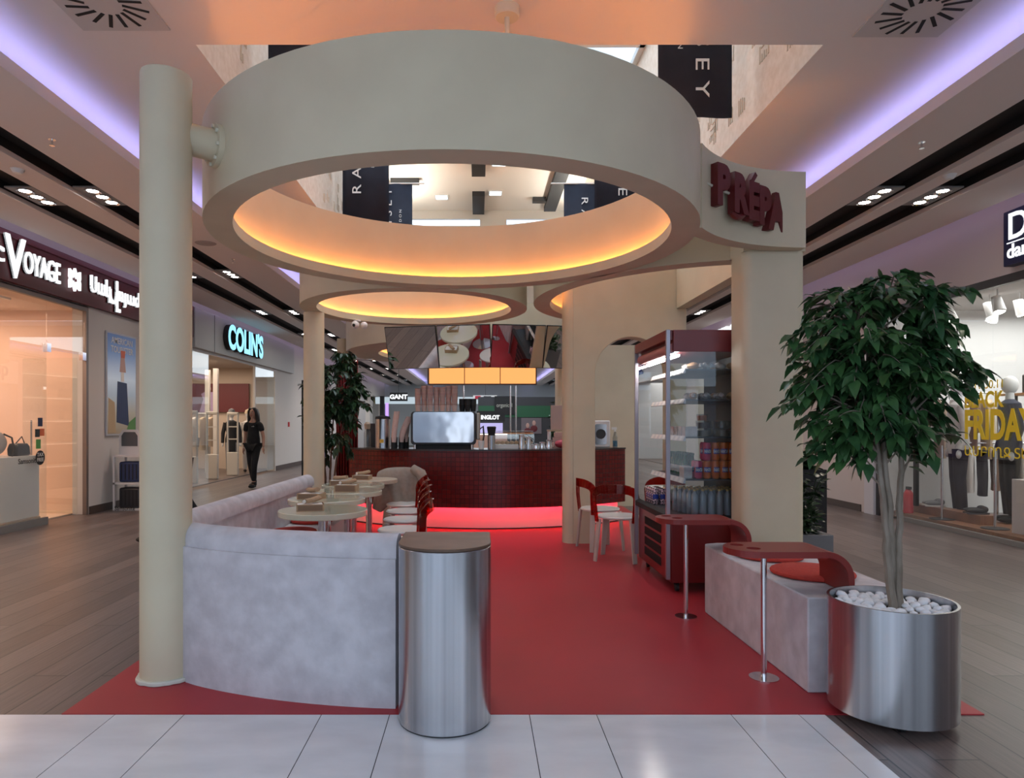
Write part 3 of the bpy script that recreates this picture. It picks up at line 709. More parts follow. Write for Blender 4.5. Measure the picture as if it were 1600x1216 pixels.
# contents
ORG = noise_mat('orange_can', (0.55, 0.10, 0.015), (0.72, 0.17, 0.02), 14, 0.3, 4)
PNK = noise_mat('pink_can', (0.48, 0.02, 0.09), (0.60, 0.05, 0.12), 14, 0.3, 4)
BLUE = mat('can_blue', (0.02, 0.04, 0.28), 0.4)
def make_can(m_, label, group):
    c = thing('drink_can', label, 'can', (0, 0, 0), 0, group)
    MB().lathe([(0, 0.004), (0.022, 0.0), (0.031, 0.010), (0.033, 0.016), (0.033, 0.132), (0.027, 0.148), (0, 0.146)], 20).build('can_body', m_, c)
    MB().lathe([(0.0, 0.1465), (0.026, 0.1485), (0.0275, 0.151), (0.026, 0.1475)], 20).build('can_lid', CHROME, c)
    MB().lathe([(0.0334, 0.055), (0.0334, 0.098)], 8, a0=R(215), a1=R(325), cap=False).build('blue_patch', BLUE, c)
    return c
FAN_GROUP = 'orange soda cans on the can shelf'
can = make_can(ORG, 'orange soda can with white lettering on a blue patch, in the near corner of the fridge', FAN_GROUP)
ftext('lettering', 'FANTA', PAPER, (-0.034, -0.0342, 0.062), (0.034, -0.0342, 0.062), 0.028, depth=0.0006, bold=0.0009, parent=can)
pcan = make_can(PNK, 'pink berry soda can standing in the upper layer left of the orange cans', 'pink soda cans in the fridge')
ftext('lettering', 'FANTA', PAPER, (-0.034, -0.0342, 0.062), (0.034, -0.0342, 0.062), 0.028, depth=0.0006, bold=0.0009, parent=pcan)
for c_ in (can, pcan):
    for ch in [q for q in bpy.data.objects if q.parent == c_ and q.name.startswith('lettering')]:
        for v in ch.data.vertices:
            a = v.co.x/0.0345; r_ = 0.0345-(v.co.y+0.0342); v.co.x = r_*math.sin(a); v.co.y = -r_*math.cos(a)
first = True; pf = True
for row in range(2):
    for k in range(6):
        for lay in range(2):
            x = 1.83+k*0.071; y = FY0+0.075+row*0.072; z = 0.941+lay*0.1525
            if lay == 1 and k == 0: continue
            if k == 0 or (k == 1 and lay == 1):
                if pf: pcan.location = (x, y, z); pf = False
                else: dup(pcan, (x, y, z), R(rnd.uniform(-20, 20)), 'pink berry soda can beside the orange ones in the fridge', 'pink soda cans in the fridge')
                continue
            if first: can.location = (x, y, z); first = False
            else: dup(can, (x, y, z), R(rnd.uniform(-25, 25)), 'orange soda can with white lettering on a blue patch, double stacked behind the fridge glass', FAN_GROUP)
can['label'] = 'orange soda can with white lettering on a blue patch, double stacked behind the fridge glass'
pcan['label'] = 'pink berry soda can beside the orange ones in the fridge'
# bottles
GB = mat('green_glass', (0.01, 0.09, 0.03), 0.08, coat=0.5)
def bottle(m_, capm, h, r, label, group, neck=0.35, labelm=None):
    c = thing('drink_bottle', label, 'bottle', (0, 0, 0), 0, group)
    MB().lathe([(0, 0), (r*0.9, 0), (r, 0.006), (r, h*(0.98-neck)), (r*0.42, h*(1.12-neck)), (r*0.36, h*0.93), (0, h*0.93)], 18).build('glass_body', m_, c)
    MB().lathe([(0, h*0.925), (r*0.5, h*0.925), (r*0.5, h), (0, h)], 14).build('cap', capm, c)
    if labelm: MB().lathe([(r*1.015, h*0.12), (r*1.015, h*0.42)], 18, cap=False).build('paper_label', labelm, c)
    return c
gb = bottle(GB, mat('cap_green', (0.05, 0.12, 0.06), 0.3), 0.20, 0.028, 'green glass mineral water bottle on the can shelf', 'green bottles in the fridge', labelm=mat('label_pale', (0.5, 0.5, 0.48), 0.6))
k_ = 0
for k in range(9):
    for r_ in range(2):
        x = 1.79+r_*0.065+(k*0.02 if k < 2 else 0.04); y = FY0+0.30+k*0.072
        if k_ == 0: gb.location = (x, y, 0.941)
        else: dup(gb, (x, y, 0.941), 0, 'green glass mineral water bottle on the can shelf', 'green bottles in the fridge')
        k_ += 1
GOLD = mat('cap_gold', (0.55, 0.36, 0.12), 0.35, 0.3)
WAT = mat('water_bottle', (0.25, 0.265, 0.29), 0.12, coat=0.5)
wbt = bottle(WAT, GOLD, 0.215, 0.029, 'clear juice bottle with gold cap on the bottom tray of the fridge', 'gold capped bottles in the fridge', neck=0.22)
k_ = 0
for k in range(7):
    for r_ in range(5):
        x = 1.80+k*0.068-r_*0.018; y = FY0+0.07+r_*0.075
        if k_ == 0: wbt.location = (x, y, 0.641)
        else: dup(wbt, (x, y, 0.641), 0, 'clear juice bottle with gold cap on the bottom tray of the fridge', 'gold capped bottles in the fridge')
        k_ += 1
DOT = noise_mat('dotted_can', (0.05, 0.03, 0.05), (0.75, 0.55, 0.6), 90, 0.4, 1, lo=0.48, hi=0.52)
dc = make_can(DOT, 'dark can with pink speckles at the front edge of the bottom tray', 'speckled cans in the fridge')
for k in range(8):
    x, y = 1.66+(k % 2)*0.07, FY0+0.50+(k//2)*0.075+0.30
    if k == 0: dc.location = (x-0.0, y, 0.641)
    else: dup(dc, (x, y, 0.641), 0, 'dark can with pink speckles at the front edge of the bottom tray', 'speckled cans in the fridge')
# small pale boxes near the green bottles
BXW = noise_mat('pale_carton', (0.5, 0.46, 0.44), (0.62, 0.58, 0.55), 20, 0.6)
for k in range(3):
    tag(MB().box(-0.035, 0.035, -0.03, 0.03, 0, 0.10).build('juice_carton', BXW, loc=(1.745+0.012*k, FY0+0.10+0.075*k, 0.941), bevel=0.002), f'small pale printed carton left of the orange cans, {["front one","middle one","rear one"][k]}', 'carton', 'cartons in the fridge')
# tubs, sandwiches
TUB = clear_mat('clear_tub', (0.8, 0.82, 0.82), (1, 1, 1), 0.1, body=(0.3, 0.3, 0.3), bodyfac=0.15)
def tub(x, y, z, r, h, fill, label):
    t_ = thing('food_tub', label, 'tub', (x, y, z), 0, 'food tubs in the fridge')
    MB().lathe([(0, 0), (r*0.9, 0), (r, h*0.93), (0, h*0.93)], 24).build('tub_body', TUB, t_)
    MB().lathe([(0, 0.003), (r*0.86, 0.003), (r*0.93, h*0.8), (0, h*0.82)], 24).build('filling', fill, t_)
    MB().lathe([(0, h*0.93), (r*1.04, h*0.93), (r*1.04, h), (0, h)], 24).build('tub_lid', TUB, t_)
F1 = noise_mat('salad_fill', (0.30, 0.25, 0.20), (0.45, 0.32, 0.22), 60, 0.7); F2 = noise_mat('orange_fill', (0.6, 0.14, 0.05), (0.7, 0.22, 0.08), 40, 0.6)
F3 = noise_mat('brown_fill', (0.10, 0.06, 0.05), (0.2, 0.13, 0.1), 60, 0.6)
tub(1.88, FY0+0.10, 1.291, 0.062, 0.065, F1, 'clear tub of mixed salad, bottom of the stack behind the glass')
tub(1.88, FY0+0.10, 1.357, 0.062, 0.065, F3, 'clear tub of dark food in the middle of the tub stack')
tub(1.87, FY0+0.10, 1.423, 0.045, 0.055, F2, 'small orange filled tub on top of the tub stack')
tub(2.04, FY0+0.12, 1.291, 0.075, 0.07, F1, 'wide tub at the right of the tub shelf, bottom one'); tub(2.04, FY0+0.12, 1.362, 0.075, 0.06, TUB, 'wide cloudy tub at the right of the tub shelf, top one')
for k in range(5):
    tag(MB().box(-0.05, 0.05, -0.05, 0.05, 0, 0.085).build('snack_box', BXW, loc=(1.765, FY0+0.10+k*0.115, 1.291), bevel=0.003), f'white snack box above the can shelf in the fridge, {["nearest the side glass","just behind the front one","in the middle of the row","just before the rearmost","rearmost of the row"][k]}', 'box', 'white boxes in the fridge')
WRAP = noise_mat('film_wrap', (0.35, 0.30, 0.26), (0.75, 0.72, 0.70), 24, 0.25, 5)
BREAD = noise_mat('bread', (0.45, 0.25, 0.12), (0.55, 0.33, 0.18), 20, 0.7)
g = random.Random(9); q_ = 0
for z, row in ((1.601, 'middle'), (1.851, 'top')):
    for k in range(7):
        x = 1.80+(k % 4)*0.11; y = FY0+0.11+(k//4)*0.14+0.09*(k % 2)*0
        tp = thing('wrapped_sandwich', f'film-wrapped sandwich on the {row} food shelf of the fridge', 'sandwich', (x, y, z), g.uniform(0, 3), f'wrapped sandwiches on the {row} fridge shelf')
        MB().ball((0, 0, 0.03), (0.055, 0.035, 0.03), 12, 8, 0.10, g).build('bread', BREAD if k % 3 == 0 else WRAP, tp)
        MB().tube([(-0.05, 0, 0.03), (-0.07, 0.01, 0.035), (-0.085, 0.0, 0.04)], [0.012, 0.02, 0.008], 6).build('film_twist', WRAP, tp)

# ================================================================== BAR COUNTER
CC = (0.10, 11.80); CRAD = 2.90
MOS = brick_mat('red_mosaic_tile', (0.105, 0.005, 0.006), (0.150, 0.009, 0.008), (0.035, 0.004, 0.004), 0.060, 0.060, 0.003, 0.22, offset=0.0, coord='UV', bump=0.5)
t = thing('bar_counter', 'curved bar counter clad in dark red mosaic tiles with a glowing recessed base', 'counter')
A_0, A_1 = R(270-41), R(270+43)
cp = arc(CC[0], CC[1], CRAD, A_0, A_1, 60)
MB().sweep(cp, [(0, 0.30), (0.03, 0.30), (0.03, 1.04), (0, 1.04)]).build('tiled_front', MOS, t, recalc=True)
MB().sweep(arc(CC[0], CC[1], CRAD+0.012, A_0, A_1, 60), [(0, 1.04), (0.62, 1.04), (0.62, 1.062), (0, 1.062)]).build('counter_top', mat('counter_top_dark', (0.05, 0.035, 0.035), 0.2), t)
MB().sweep(arc(CC[0], CC[1], CRAD-0.13, A_0, A_1, 60), [(0, 0.02), (0.04, 0.02), (0.04, 1.035), (0, 1.035)]).build('base_panel', mat('base_panel_pale', (0.75, 0.62, 0.60), 0.35), t, label='pale glowing recessed plinth panel')
MB().sweep(arc(CC[0], CC[1], CRAD-0.14, A_0, A_1, 60), [(-0.02, 0.0065), (0.04, 0.0065), (0.04, 0.022), (-0.02, 0.022)]).build('kick_strip', BLACK, t)
MB().sweep(arc(CC[0], CC[1], CRAD-0.04, A_0, A_1, 60), [(0, 0.325), (0.02, 0.325), (0.02, 0.345), (0, 0.345)]).build('light_strip', glow('red_led', (1.0, 0.028, 0.055), 34), t)
# end cheeks of the counter
for a in (A_0, A_1):
    c, s_ = math.cos(a), math.sin(a)
    m = MB(); m.rbox((0, 0, 0), (0.60, 0.03, 0.73)).xf(Matrix.Translation((CC[0]+c*(CRAD-0.31), CC[1]+s_*(CRAD-0.31), 0.67)) @ Matrix.Rotation(a, 4, 'Z')); m.build('end_panel', REDF, t)
ZC = 1.0625
def cpos(px, back=0.3):
    """point on the counter top that many metres behind its front edge, along the bearing px"""
    k = (px-747)/1070; r = CRAD-back
    A = 1+k*k; B = -2*(k*CC[0]+CC[1]); C_ = CC[0]**2+CC[1]**2-r*r; y = (-B-math.sqrt(B*B-4*A*C_))/(2*A); return (k*y, y)

# espresso machine
x, y = cpos(694, 0.36)
t = thing('espresso_machine', 'wide chrome backed espresso machine with black frame on the bar counter', 'coffee machine', (x, y, ZC))
MB().prism_y(rrect(-0.435, 0.435, 0.055, 0.50, 0.045, 5), -0.20, 0.24).build('body', DARK, t, bevel=0.01)
MB().box(-0.40, 0.40, -0.17, 0.20, 0.0005, 0.054).build('drip_base', BLACK, t)
CHR = noise_mat('wavy_chrome', (0.66, 0.69, 0.74), (0.76, 0.77, 0.79), 2.0, 0.10, 2, (1, 1, 1), 0.9, 1.0)
MB().prism_y(rrect(-0.405, 0.405, 0.085, 0.49, 0.04, 6), -0.215, -0.198).build('chrome_back', CHR, t)
MB().box(0.436, 0.49, -0.15, 0.2, 0.12, 0.48).build('side_panel', mat('beige_metal', (0.35, 0.28, 0.22), 0.3, 0.5), t, bevel=0.01)
for sx in (-0.38, 0.38):
    for sy in (-0.19, 0.23): MB().cyl(sx, sy, 0.0005, 0.056, 0.018, 12).build('foot', CHROME, t)
MB().tube([(0.47, -0.1, 0.25), (0.53, -0.14, 0.3), (0.54, -0.14, 0.18), (0.52, -0.14, 0.06)], 0.012, 8).build('steam_wand', BLACK, t)
# paper cup stacks: every cup its own object
CUPM = noise_mat('pink_paper_cup', (0.72, 0.50, 0.45), (0.78, 0.57, 0.51), 20, 0.6)
def cup_mesh(m_, rimm, label, group, h=0.095, r=0.042):
    t_ = thing('paper_cup', label, 'cup', (0, 0, 0), 0, group)
    MB().lathe([(0, 0.0), (r*0.72, 0.0), (r*0.95, h)], 16, cap=False).build('cup_wall', m_, t_)
    MB().lathe([(r*0.93, h-0.004), (r*1.02, h-0.004), (r*1.02, h+0.003), (r*0.93, h+0.003)], 16, closed=True).build('cup_rim', rimm, t_)
    return t_
RIM = mat('cup_rim_rose', (0.30, 0.13, 0.10), 0.6)
cx, cy = x, y
pc = cup_mesh(CUPM, RIM, 'pink paper cup nested in the tall stacks on the espresso machine', 'pink cup stacks on the espresso machine')
cx0 = -0.355; stacks = [12, 14, 14, 13, 13, 14, 14]; f_ = True
for i, n_c in enumerate(stacks):
    for k in range(n_c):
        px_, py_, pz_ = cx+cx0+i*0.083+rnd.uniform(-.002, .002), cy-0.02+0.03*(i % 2), ZC+0.5005+k*0.0195
        if f_: pc.location = (px_, py_, pz_); f_ = False
        else: dup(pc, (px_, py_, pz_))
bcup = cup_mesh(BLACK, mat('black_rim', (0.03, 0.03, 0.03), 0.4), 'black paper cup nested in the short stacks on the espresso machine', 'black cup stacks on the espresso machine', 0.10, 0.045); f_ = True
for i in range(3):
    for k in range(5):
        px_, py_, pz_ = cx+cx0+0.60+i*0.075, cy+0.05-0.03*(i % 2), ZC+0.5005+k*0.018
        if f_: bcup.location = (px_, py_, pz_); f_ = False
        else: dup(bcup, (px_, py_, pz_))
# urn
x, y = cpos(598, 0.25)
t = thing('steel_urn', 'cylindrical steel hot drinks urn with a black lid left of the espresso machine', 'urn', (x, y, ZC))
MB().lathe([(0, 0), (0.105, 0), (0.105, 0.40), (0, 0.40)], 32).build('body', STEEL, t)
MB().lathe([(0, 0.40), (0.108, 0.40), (0.10, 0.435), (0.03, 0.45), (0.02, 0.47), (0, 0.47)], 32).build('lid', BLACK, t)
MB().lathe([(0.1065, 0.07), (0.1065, 0.12)], 6, a0=R(255), a1=R(285), cap=False).build('yellow_label', mat('yellow_label', (0.7, 0.42, 0.05), 0.5), t)
# leaning cup towers in holders
g = random.Random(2)
for i, (px, n_c, lean, lb) in enumerate(((616, 15, 0.06, 'taller leaning'), (628, 12, 0.16, 'leaning'), (634, 7, 0.03, 'short'))):
    x, y = cpos(px, 0.22+0.08*i)
    t = thing('cup_tower', f'{lb} tower of pale cups in a black holder beside the urn', 'cup stack', (x, y, ZC), 0, 'cup towers beside the urn')
    MB().lathe([(0, 0), (0.045, 0), (0.045, 0.15), (0, 0.15)], 16).build('holder', BLACK, t)
    for k in range(n_c):
        z = 0.08+k*0.024; m = MB().lathe([(0, 0), (0.032, 0), (0.040, 0.09), (0, 0.09)], 14)
        m.xf(Matrix.Translation((lean*(k/n_c)**1.5*0.7, -0.02, z))).build('cup', CUPM, t)
# squeezer / jar at the far left
x, y = cpos(574, 0.25)
t = thing('glass_jar', 'tall clear jar with cork top at the left end of the bar counter', 'jar', (x, y, ZC))
MB().lathe([(0.05, 0), (0.05, 0.20), (0.035, 0.26)], 18).build('glass_wall', TUB, t)
MB().lathe([(0, 0.26), (0.04, 0.26), (0.045, 0.33), (0.02, 0.36), (0, 0.36)], 18).build('top', WOODL, t)
x, y = cpos(583, 0.42)
tag(MB().box(-0.12, 0.12, -0.1, 0.1, 0, 0.34).build('knock_box', DARK, loc=(x+0.02, y+0.10, ZC), bevel=0.01), 'dark grey grinder box behind the steel urn', 'box')
# black menu board mast behind
# right hand small things on the counter
x, y = cpos(768, 0.2)
t = thing('shaker', 'steel shaker with a black stopper on the bar right of the espresso machine', 'shaker', (x, y, ZC))
MB().lathe([(0, 0), (0.05, 0), (0.052, 0.18), (0, 0.18)], 24).build('body', STEEL, t); MB().lathe([(0, 0.18), (0.045, 0.18), (0.062, 0.29), (0.05, 0.30), (0, 0.30)], 20).build('stopper', BLACK, t)
x, y = cpos(752, 0.16)
t = thing('paper_cup', 'single white paper cup with wooden stirrers next to the steel shaker', 'cup', (x, y, ZC))
MB().lathe([(0, 0), (0.033, 0), (0.043, 0.11), (0, 0.11)], 18).build('cup_wall', WHITE, t)
for k in range(5): MB().tube([(0.01*math.cos(k*1.3), 0.01*math.sin(k*1.3), 0.1), (0.03*math.cos(k*1.3), 0.03*math.sin(k*1.3), 0.19+0.006*k)], 0.003, 5).build('stirrer', WOODL, t)
pitcher_l = ['tallest', 'second', 'middle', 'fourth', 'last']
for i, (px, h, r_) in enumerate(((815, 0.19, 0.045), (826, 0.16, 0.038), (838, 0.07, 0.04), (847, 0.09, 0.042), (858, 0.12, 0.045))):
    x, y = cpos(px, 0.16+0.02*(i % 2))
    t = thing('milk_jug', f'small steel milk jug on the bar counter, {pitcher_l[i]} of the five from left', 'jug', (x, y, ZC), 0, 'steel jugs on the bar')
    MB().lathe([(0, 0), (r_, 0), (r_*1.02, h*0.3), (r_*0.8, h*0.75), (r_*0.92, h), (r_*0.85, h), (0, h*0.97)], 22).build('body', CHROME, t)
    MB().tube([(r_*0.9, 0, h*0.85), (r_*1.5, 0, h*0.7), (r_*1.4, 0, h*0.3), (r_, 0, h*0.2)], 0.004, 6).build('handle', CHROME, t)
x, y = cpos(868, 0.2)
x, y = cpos(879, 0.26)
tag(MB().ball((0, 0, 0.06), (0.11, 0.08, 0.06), 18, 10, 0.06, g).build('pink_bag', mat('pink_plastic', (0.55, 0.06, 0.10), 0.4), loc=(x, y, ZC)), 'crumpled bright pink bag on the bar beside the middle pillar', 'bag')
for k in range(3):
    tag(MB().box(-0.07, 0.07, -0.06, 0.06, 0, 0.07).build('pastry_box', mat('rose_card', (0.60, 0.40, 0.36), 0.7), loc=(x-0.06+k*0.02, y+0.20, ZC+0.0711*k), bevel=0.002), f'pale pink pastry box behind the pink bag, {["bottom","middle","top"][k]} of three', 'box', 'pink pastry boxes')
# plates of pastry under a curved glass case
x, y = cpos(800, 0.42)
t = thing('pastry_case', 'low curved glass pastry case on the bar behind the small jugs', 'display case', (x, y, ZC))
MB().box(-0.30, 0.30, -0.08, 0.15, 0, 0.05).build('base', WHITE, t)
pr = [(-0.08, 0.05), (-0.08, 0.13), (0.0, 0.20), (0.15, 0.24), (0.15, 0.232), (0.0, 0.192), (-0.072, 0.125), (-0.072, 0.05)]
MB().prism_x(pr, -0.30, 0.30).build('curved_glass', GLASS, t)
g = random.Random(12)
for k in range(9):
    tag(MB().ball((0, 0, 0.025), (0.033, 0.028, 0.025), 12, 8, 0.05, g).build('pastry', BREAD, loc=(x-0.25+k*0.062, y+0.0+0.04*(k % 2), ZC+0.051)), 'round golden pastry inside the glass case on the bar', 'pastry', 'pastries in the bar case')
x, y = cpos(938, 0.30)
t = thing('oven', 'small white countertop oven with a rounded dark window right of the middle pillar', 'oven', (x, y, ZC))
MB().box(-0.12, 0.12, -0.12, 0.15, 0, 0.38).build('housing', WHITE, t, bevel=0.015)
MB().prism_y(rrect(-0.10, 0.07, 0.04, 0.33, 0.03, 4), -0.124, -0.119).build('door', CHROME, t); MB().lathe([(0, 0), (0.07, 0)], 20, cap=False, sx=1).xf(Matrix.Translation((-0.015, -0.126, 0.19)) @ Matrix.Rotation(R(90), 4, 'X')).build('dark_window', DARK, t)
x, y = cpos(961, 0.22)
t = thing('spray_bottle', 'clear spray bottle with blue liquid on the right end of the bar', 'bottle', (x, y, ZC))
MB().lathe([(0, 0.002), (0.034, 0.002), (0.034, 0.09), (0, 0.09)], 18).build('blue_liquid', mat('blue_liquid', (0.02, 0.20, 0.35), 0.2), t)
MB().lathe([(0.036, 0), (0.036, 0.13), (0.014, 0.22)], 18).build('bottle_wall', TUB, t)
m = MB(); m.cyl(0, 0, 0.22, 0.25, 0.016, 14); m.box(-0.05, 0.025, -0.012, 0.012, 0.25, 0.285); m.build('sprayer', PAPER, t)
# pink paper carrier bag by middle pillar
x, y = cpos(889, 0.48)
t = thing('carrier_bag', 'pink paper carrier bag standing high beside the middle pillar behind the bar', 'bag', (x, y+0.5, 1.31))
MB().box(-0.20, 0.20, -0.06, 0.06, 0, 0.36).build('bag_body', mat('rose_paper', (0.50, 0.34, 0.30), 0.7), t, bevel=0.003)
MB().tube([(-0.06, 0, 0.36), (-0.05, 0, 0.45), (0.0, 0, 0.49), (0.05, 0, 0.45), (0.06, 0, 0.36)], 0.005, 6).build('handle', WOODL, t)
t = thing('back_shelf', 'low wooden shelf unit behind the bar carrying the pink carrier bag', 'shelf', (x, y+0.5, 0))
m = MB().box(-0.25, 0.25, -0.15, 0.15, 1.285, 1.308); m.build('shelf_top', WOODL, t)
for sx in (-0.24, 0.22): MB().box(sx, sx+0.02, -0.15, 0.15, 0.0065, 1.285).build('side_panel', WHITE, t)
MB().box(-0.22, 0.22, -0.15, 0.15, 1.05, 1.07).build('shelf_board', WHITE, t)
# light box with three panels and suspension posts
t = thing('light_box', 'long amber glowing menu light box hanging behind the mirror panels', 'lamp', (0, 10.0, 0))
LBG = noise_mat('light_box_panel', (0, 0, 0), (0, 0, 0), 3); nb_, lb_ = nodes(LBG); LBG.node_tree.nodes['Principled BSDF'].inputs['Emission Color'].default_value = (1.0, 0.40, 0.12, 1); LBG.node_tree.nodes['Principled BSDF'].inputs['Emission Strength'].default_value = 1.05
fr = MB(); fr.box(-0.74, 0.86, 0.02, 0.14, 1.97, 2.28); fr.build('frame', mat('bronze_frame', (0.10, 0.07, 0.05), 0.5), t)
for k in range(3):
    x0 = -0.72+k*0.522; MB().box(x0+0.006, x0+0.516, 0.008, 0.02, 1.985, 2.265).build('light_panel', LBG, t)
for i, x in enumerate((-0.21, 0.48, 0.56)):
    tag(MB().cyl(0, 0, 0.0065, 1.9695, 0.012, 12).build('steel_post', CHROME, loc=(x, 10.13, 0)), f'thin steel post under the light box, {["left","middle","right"][i]} one of three', 'post', 'steel posts under the light box')
# mirror panels
WM = 0.69; E0 = Vector((0.165, 8.66)); DR = [Vector((math.cos(R(a_)), math.sin(R(a_)))) for a_ in (-13, -9, 8, 14)]
MC = [E0-DR[1]*WM-DR[0]*WM/2, E0-DR[1]*WM/2, E0+DR[2]*WM/2, E0+DR[2]*WM+DR[3]*WM/2]
MP = [(MC[0].x, -13, 0.686), (MC[1].x, -9, 0.686), (MC[2].x, 8, 0.686), (MC[3].x, 14, 0.686)]
for i, (x, yaw, w_) in enumerate(MP):
    tl = R(20)
    t = thing('mirror_panel', f'tilted black framed mirror panel hanging over the bar, {["leftmost, reflecting the column","second from left, reflecting tables","third from left","rightmost by the middle pillar"][i]}', 'mirror', (x, MC[i].y, 2.38), R(yaw)*0.35, 'mirror panels over the bar')
    m = Matrix.Rotation(R(yaw)*0.65, 4, 'Z') @ Matrix.Rotation(tl, 4, 'X')
    f = MB().box(-w_/2, w_/2, -0.004, 0.02, -0.28, 0.28).xf(m); f.build('frame', BLACK, t)
    MB().box(-w_/2+0.008, w_/2-0.008, -0.009, -0.0045, -0.272, 0.272).xf(m).build('mirror', MIRROR, t)
    for sx in (-0.25, 0.25):
        p = m @ Vector((sx, 0.02, -0.10)); wx = max(-0.70, min(0.82, x+p.x))-x; MB().tube([p, (wx, 10.015-t.location.y, -0.13)], 0.008, 6).xf(Matrix.Rotation(0, 4, 'Z')).build('bracket', BLACK, t)
# red curtain
CUR = noise_mat('red_curtain', (0.16, 0.008, 0.008), (0.22, 0.012, 0.010), 10, 0.85)
m = MB(); pts = [(-2.16+0.33*i/40, 10.45+0.045*math.sin(i*1.25)) for i in range(41)]
m.sweep(pts, [(0, 0.02), (0.006, 0.02), (0.006, 2.36), (0, 2.36)])
tag(m.build('curtain', CUR, ang=180), 'dark red pleated curtain hanging behind the left indoor tree', 'curtain')
tag(MB().tube([(-2.25, 10.45, 2.375), (-1.6, 10.45, 2.375)], 0.012, 8).build('curtain_rail', CHROME), 'short steel curtain rail above the red curtain', 'rail')
# camera domes under ring B
t = thing('security_camera', 'white bullet and dome security camera hanging under the left ring', 'camera', (-1.55, 8.78, HB))
MB().lathe([(0, -0.001), (0.045, -0.001), (0.045, -0.02), (0, -0.02)], 20).build('mount', WHITE, t); MB().ball((-0.02, -0.02, -0.065), 0.05, 18, 12).build('dome', WHITE, t); MB().ball((-0.03, -0.055, -0.075), 0.022, 14, 10).build('lens', BLACK, t)
MB().ball((0.09, 0, -0.07), 0.045, 18, 12).build('second_dome', WHITE, t)

# ================================================================== PLANTERS AND TREES
def leaf_geo(m, p, dirv, size, g):
    """one drooping pointed leaf, folded along its rib"""
    d_ = Vector(dirv).normalized(); up = Vector((g.uniform(-.5, .5), g.uniform(-.5, .5), 1)); s_ = d_.cross(up)
    if s_.length < 0.1: s_ = Vector((1, 0, 0))
    s_.normalize(); n_ = s_.cross(d_).normalized(); L = size; w = size*0.30
    P = Vector(p); dn = Vector((0, 0, -1))
    a = P; st = P+d_*L*0.12
    q1 = P+d_*L*0.38; q2 = P+d_*L*0.70+dn*L*0.06; tip = P+d_*L*1.02+dn*L*0.2
    vs = [st, q1+s_*w*0.95+n_*w*0.25, q1, q1-s_*w*0.95+n_*w*0.25, q2+s_*w*0.62+n_*w*0.16+dn*0, q2, q2-s_*w*0.62+n_*w*0.16, tip, st+s_*w*0.45+n_*w*0.1, st-s_*w*0.45+n_*w*0.1]
    m.add(vs, [(0, 8, 1, 2), (0, 2, 3, 9), (1, 4, 5, 2), (2, 5, 6, 3), (4, 7, 5), (5, 7, 6)])
def ficus(t, stems, blobs, ntw, nl, size, leafm, barkm, seed, base_r=0.02):
    g = random.Random(seed); br = MB(); lv = MB(); nodes_ = []
    for st in stems:
        k = len(st); pts = []
        for i in range(k-1):
            for j in range(5): pts.append(Vector(st[i]).lerp(Vector(st[i+1]), j/5)+Vector((g.uniform(-.004, .004), g.uniform(-.004, .004), 0)))
        pts.append(Vector(st[-1])); n_ = len(pts)
        s1 = MB(); s1.tube(pts, [base_r*(1-0.75*i/n_) for i in range(n_)], 8); s1.build('trunk', barkm, t)
        nodes_ += [p for i, p in enumerate(pts) if i > n_*0.45]
    for b in range(ntw):
        c, rr, wt = g.choices(blobs, [q[2] for q in blobs])[0]
        while True:
            v = Vector((g.gauss(0, 1), g.gauss(0, 1), g.gauss(0, 1))).normalized()
            break
        f = g.uniform(0.45, 1.0)**0.6
        tg = Vector((c[0]+v.x*rr[0]*f, c[1]+v.y*rr[1]*f, c[2]+v.z*rr[2]*f))
        cands = [q for q in nodes_ if q.z < tg.z+0.1] or nodes_
        q0 = min(cands, key=lambda q: (q-tg).length+g.uniform(0, 0.15)+0.3*abs(q.z-tg.z+0.25))
        mid = q0.lerp(tg, 0.5)+Vector((0, 0, 0.06)); pts = [q0.lerp(mid, i/4) for i in range(4)]+[mid.lerp(tg, i/5)+Vector((0, 0, -0.05*(i/5)**2)) for i in range(6)]
        br.tube(pts, [0.005*(1-0.08*i) for i in range(len(pts))], 4)
        out = (tg-mid).normalized()
        for k in range(nl):
            u = 0.25+0.75*k/(nl-1); i = u*(len(pts)-1); a = int(i); p = pts[min(a, len(pts)-2)].lerp(pts[min(a+1, len(pts)-1)], i-a)
            sd = 1 if k % 2 else -1; sv = out.cross(Vector((0, 0, 1)));
            dv = out*0.6+sv*sd*g.uniform(0.4, 1.0)+Vector((g.uniform(-.35, .35), g.uniform(-.35, .35), g.uniform(-0.95, 0.05)))
            leaf_geo(lv, p, dv, size*g.uniform(0.75, 1.2), g)
    br.build('twigs', barkm, t)
    lv.build('foliage', leafm, t, recalc=False, ang=180)
t = thing('potted_ficus', 'large leafy ficus tree in a round brushed steel planter on casters, front right', 'plant', (1.98, 3.285, 0))
PR = 0.275
MB().lathe([(PR-0.02, 0.45), (PR-0.012, 0.56), (PR, 0.56), (PR, 0.045), (0, 0.045)], 72, cap=False).build('steel_planter', STEEL, t)
MB().lathe([(0, 0.50), (PR-0.013, 0.50)], 40, cap=False).build('soil', SOIL, t)
for a in (-1.9, -1.0, 0.6, 2.4):
    c = MB(); c.cyl(0, 0, -0.012, 0.012, 0.019, 14).xf(Matrix.Translation((0.19*math.cos(a), 0.19*math.sin(a), 0.0195)) @ Matrix.Rotation(R(90), 4, 'Y')); c.box(0.19*math.cos(a)-0.015, 0.19*math.cos(a)+0.015, 0.19*math.sin(a)-0.01, 0.19*math.sin(a)+0.015, 0.03, 0.046); c.build('caster', BLACK, t)
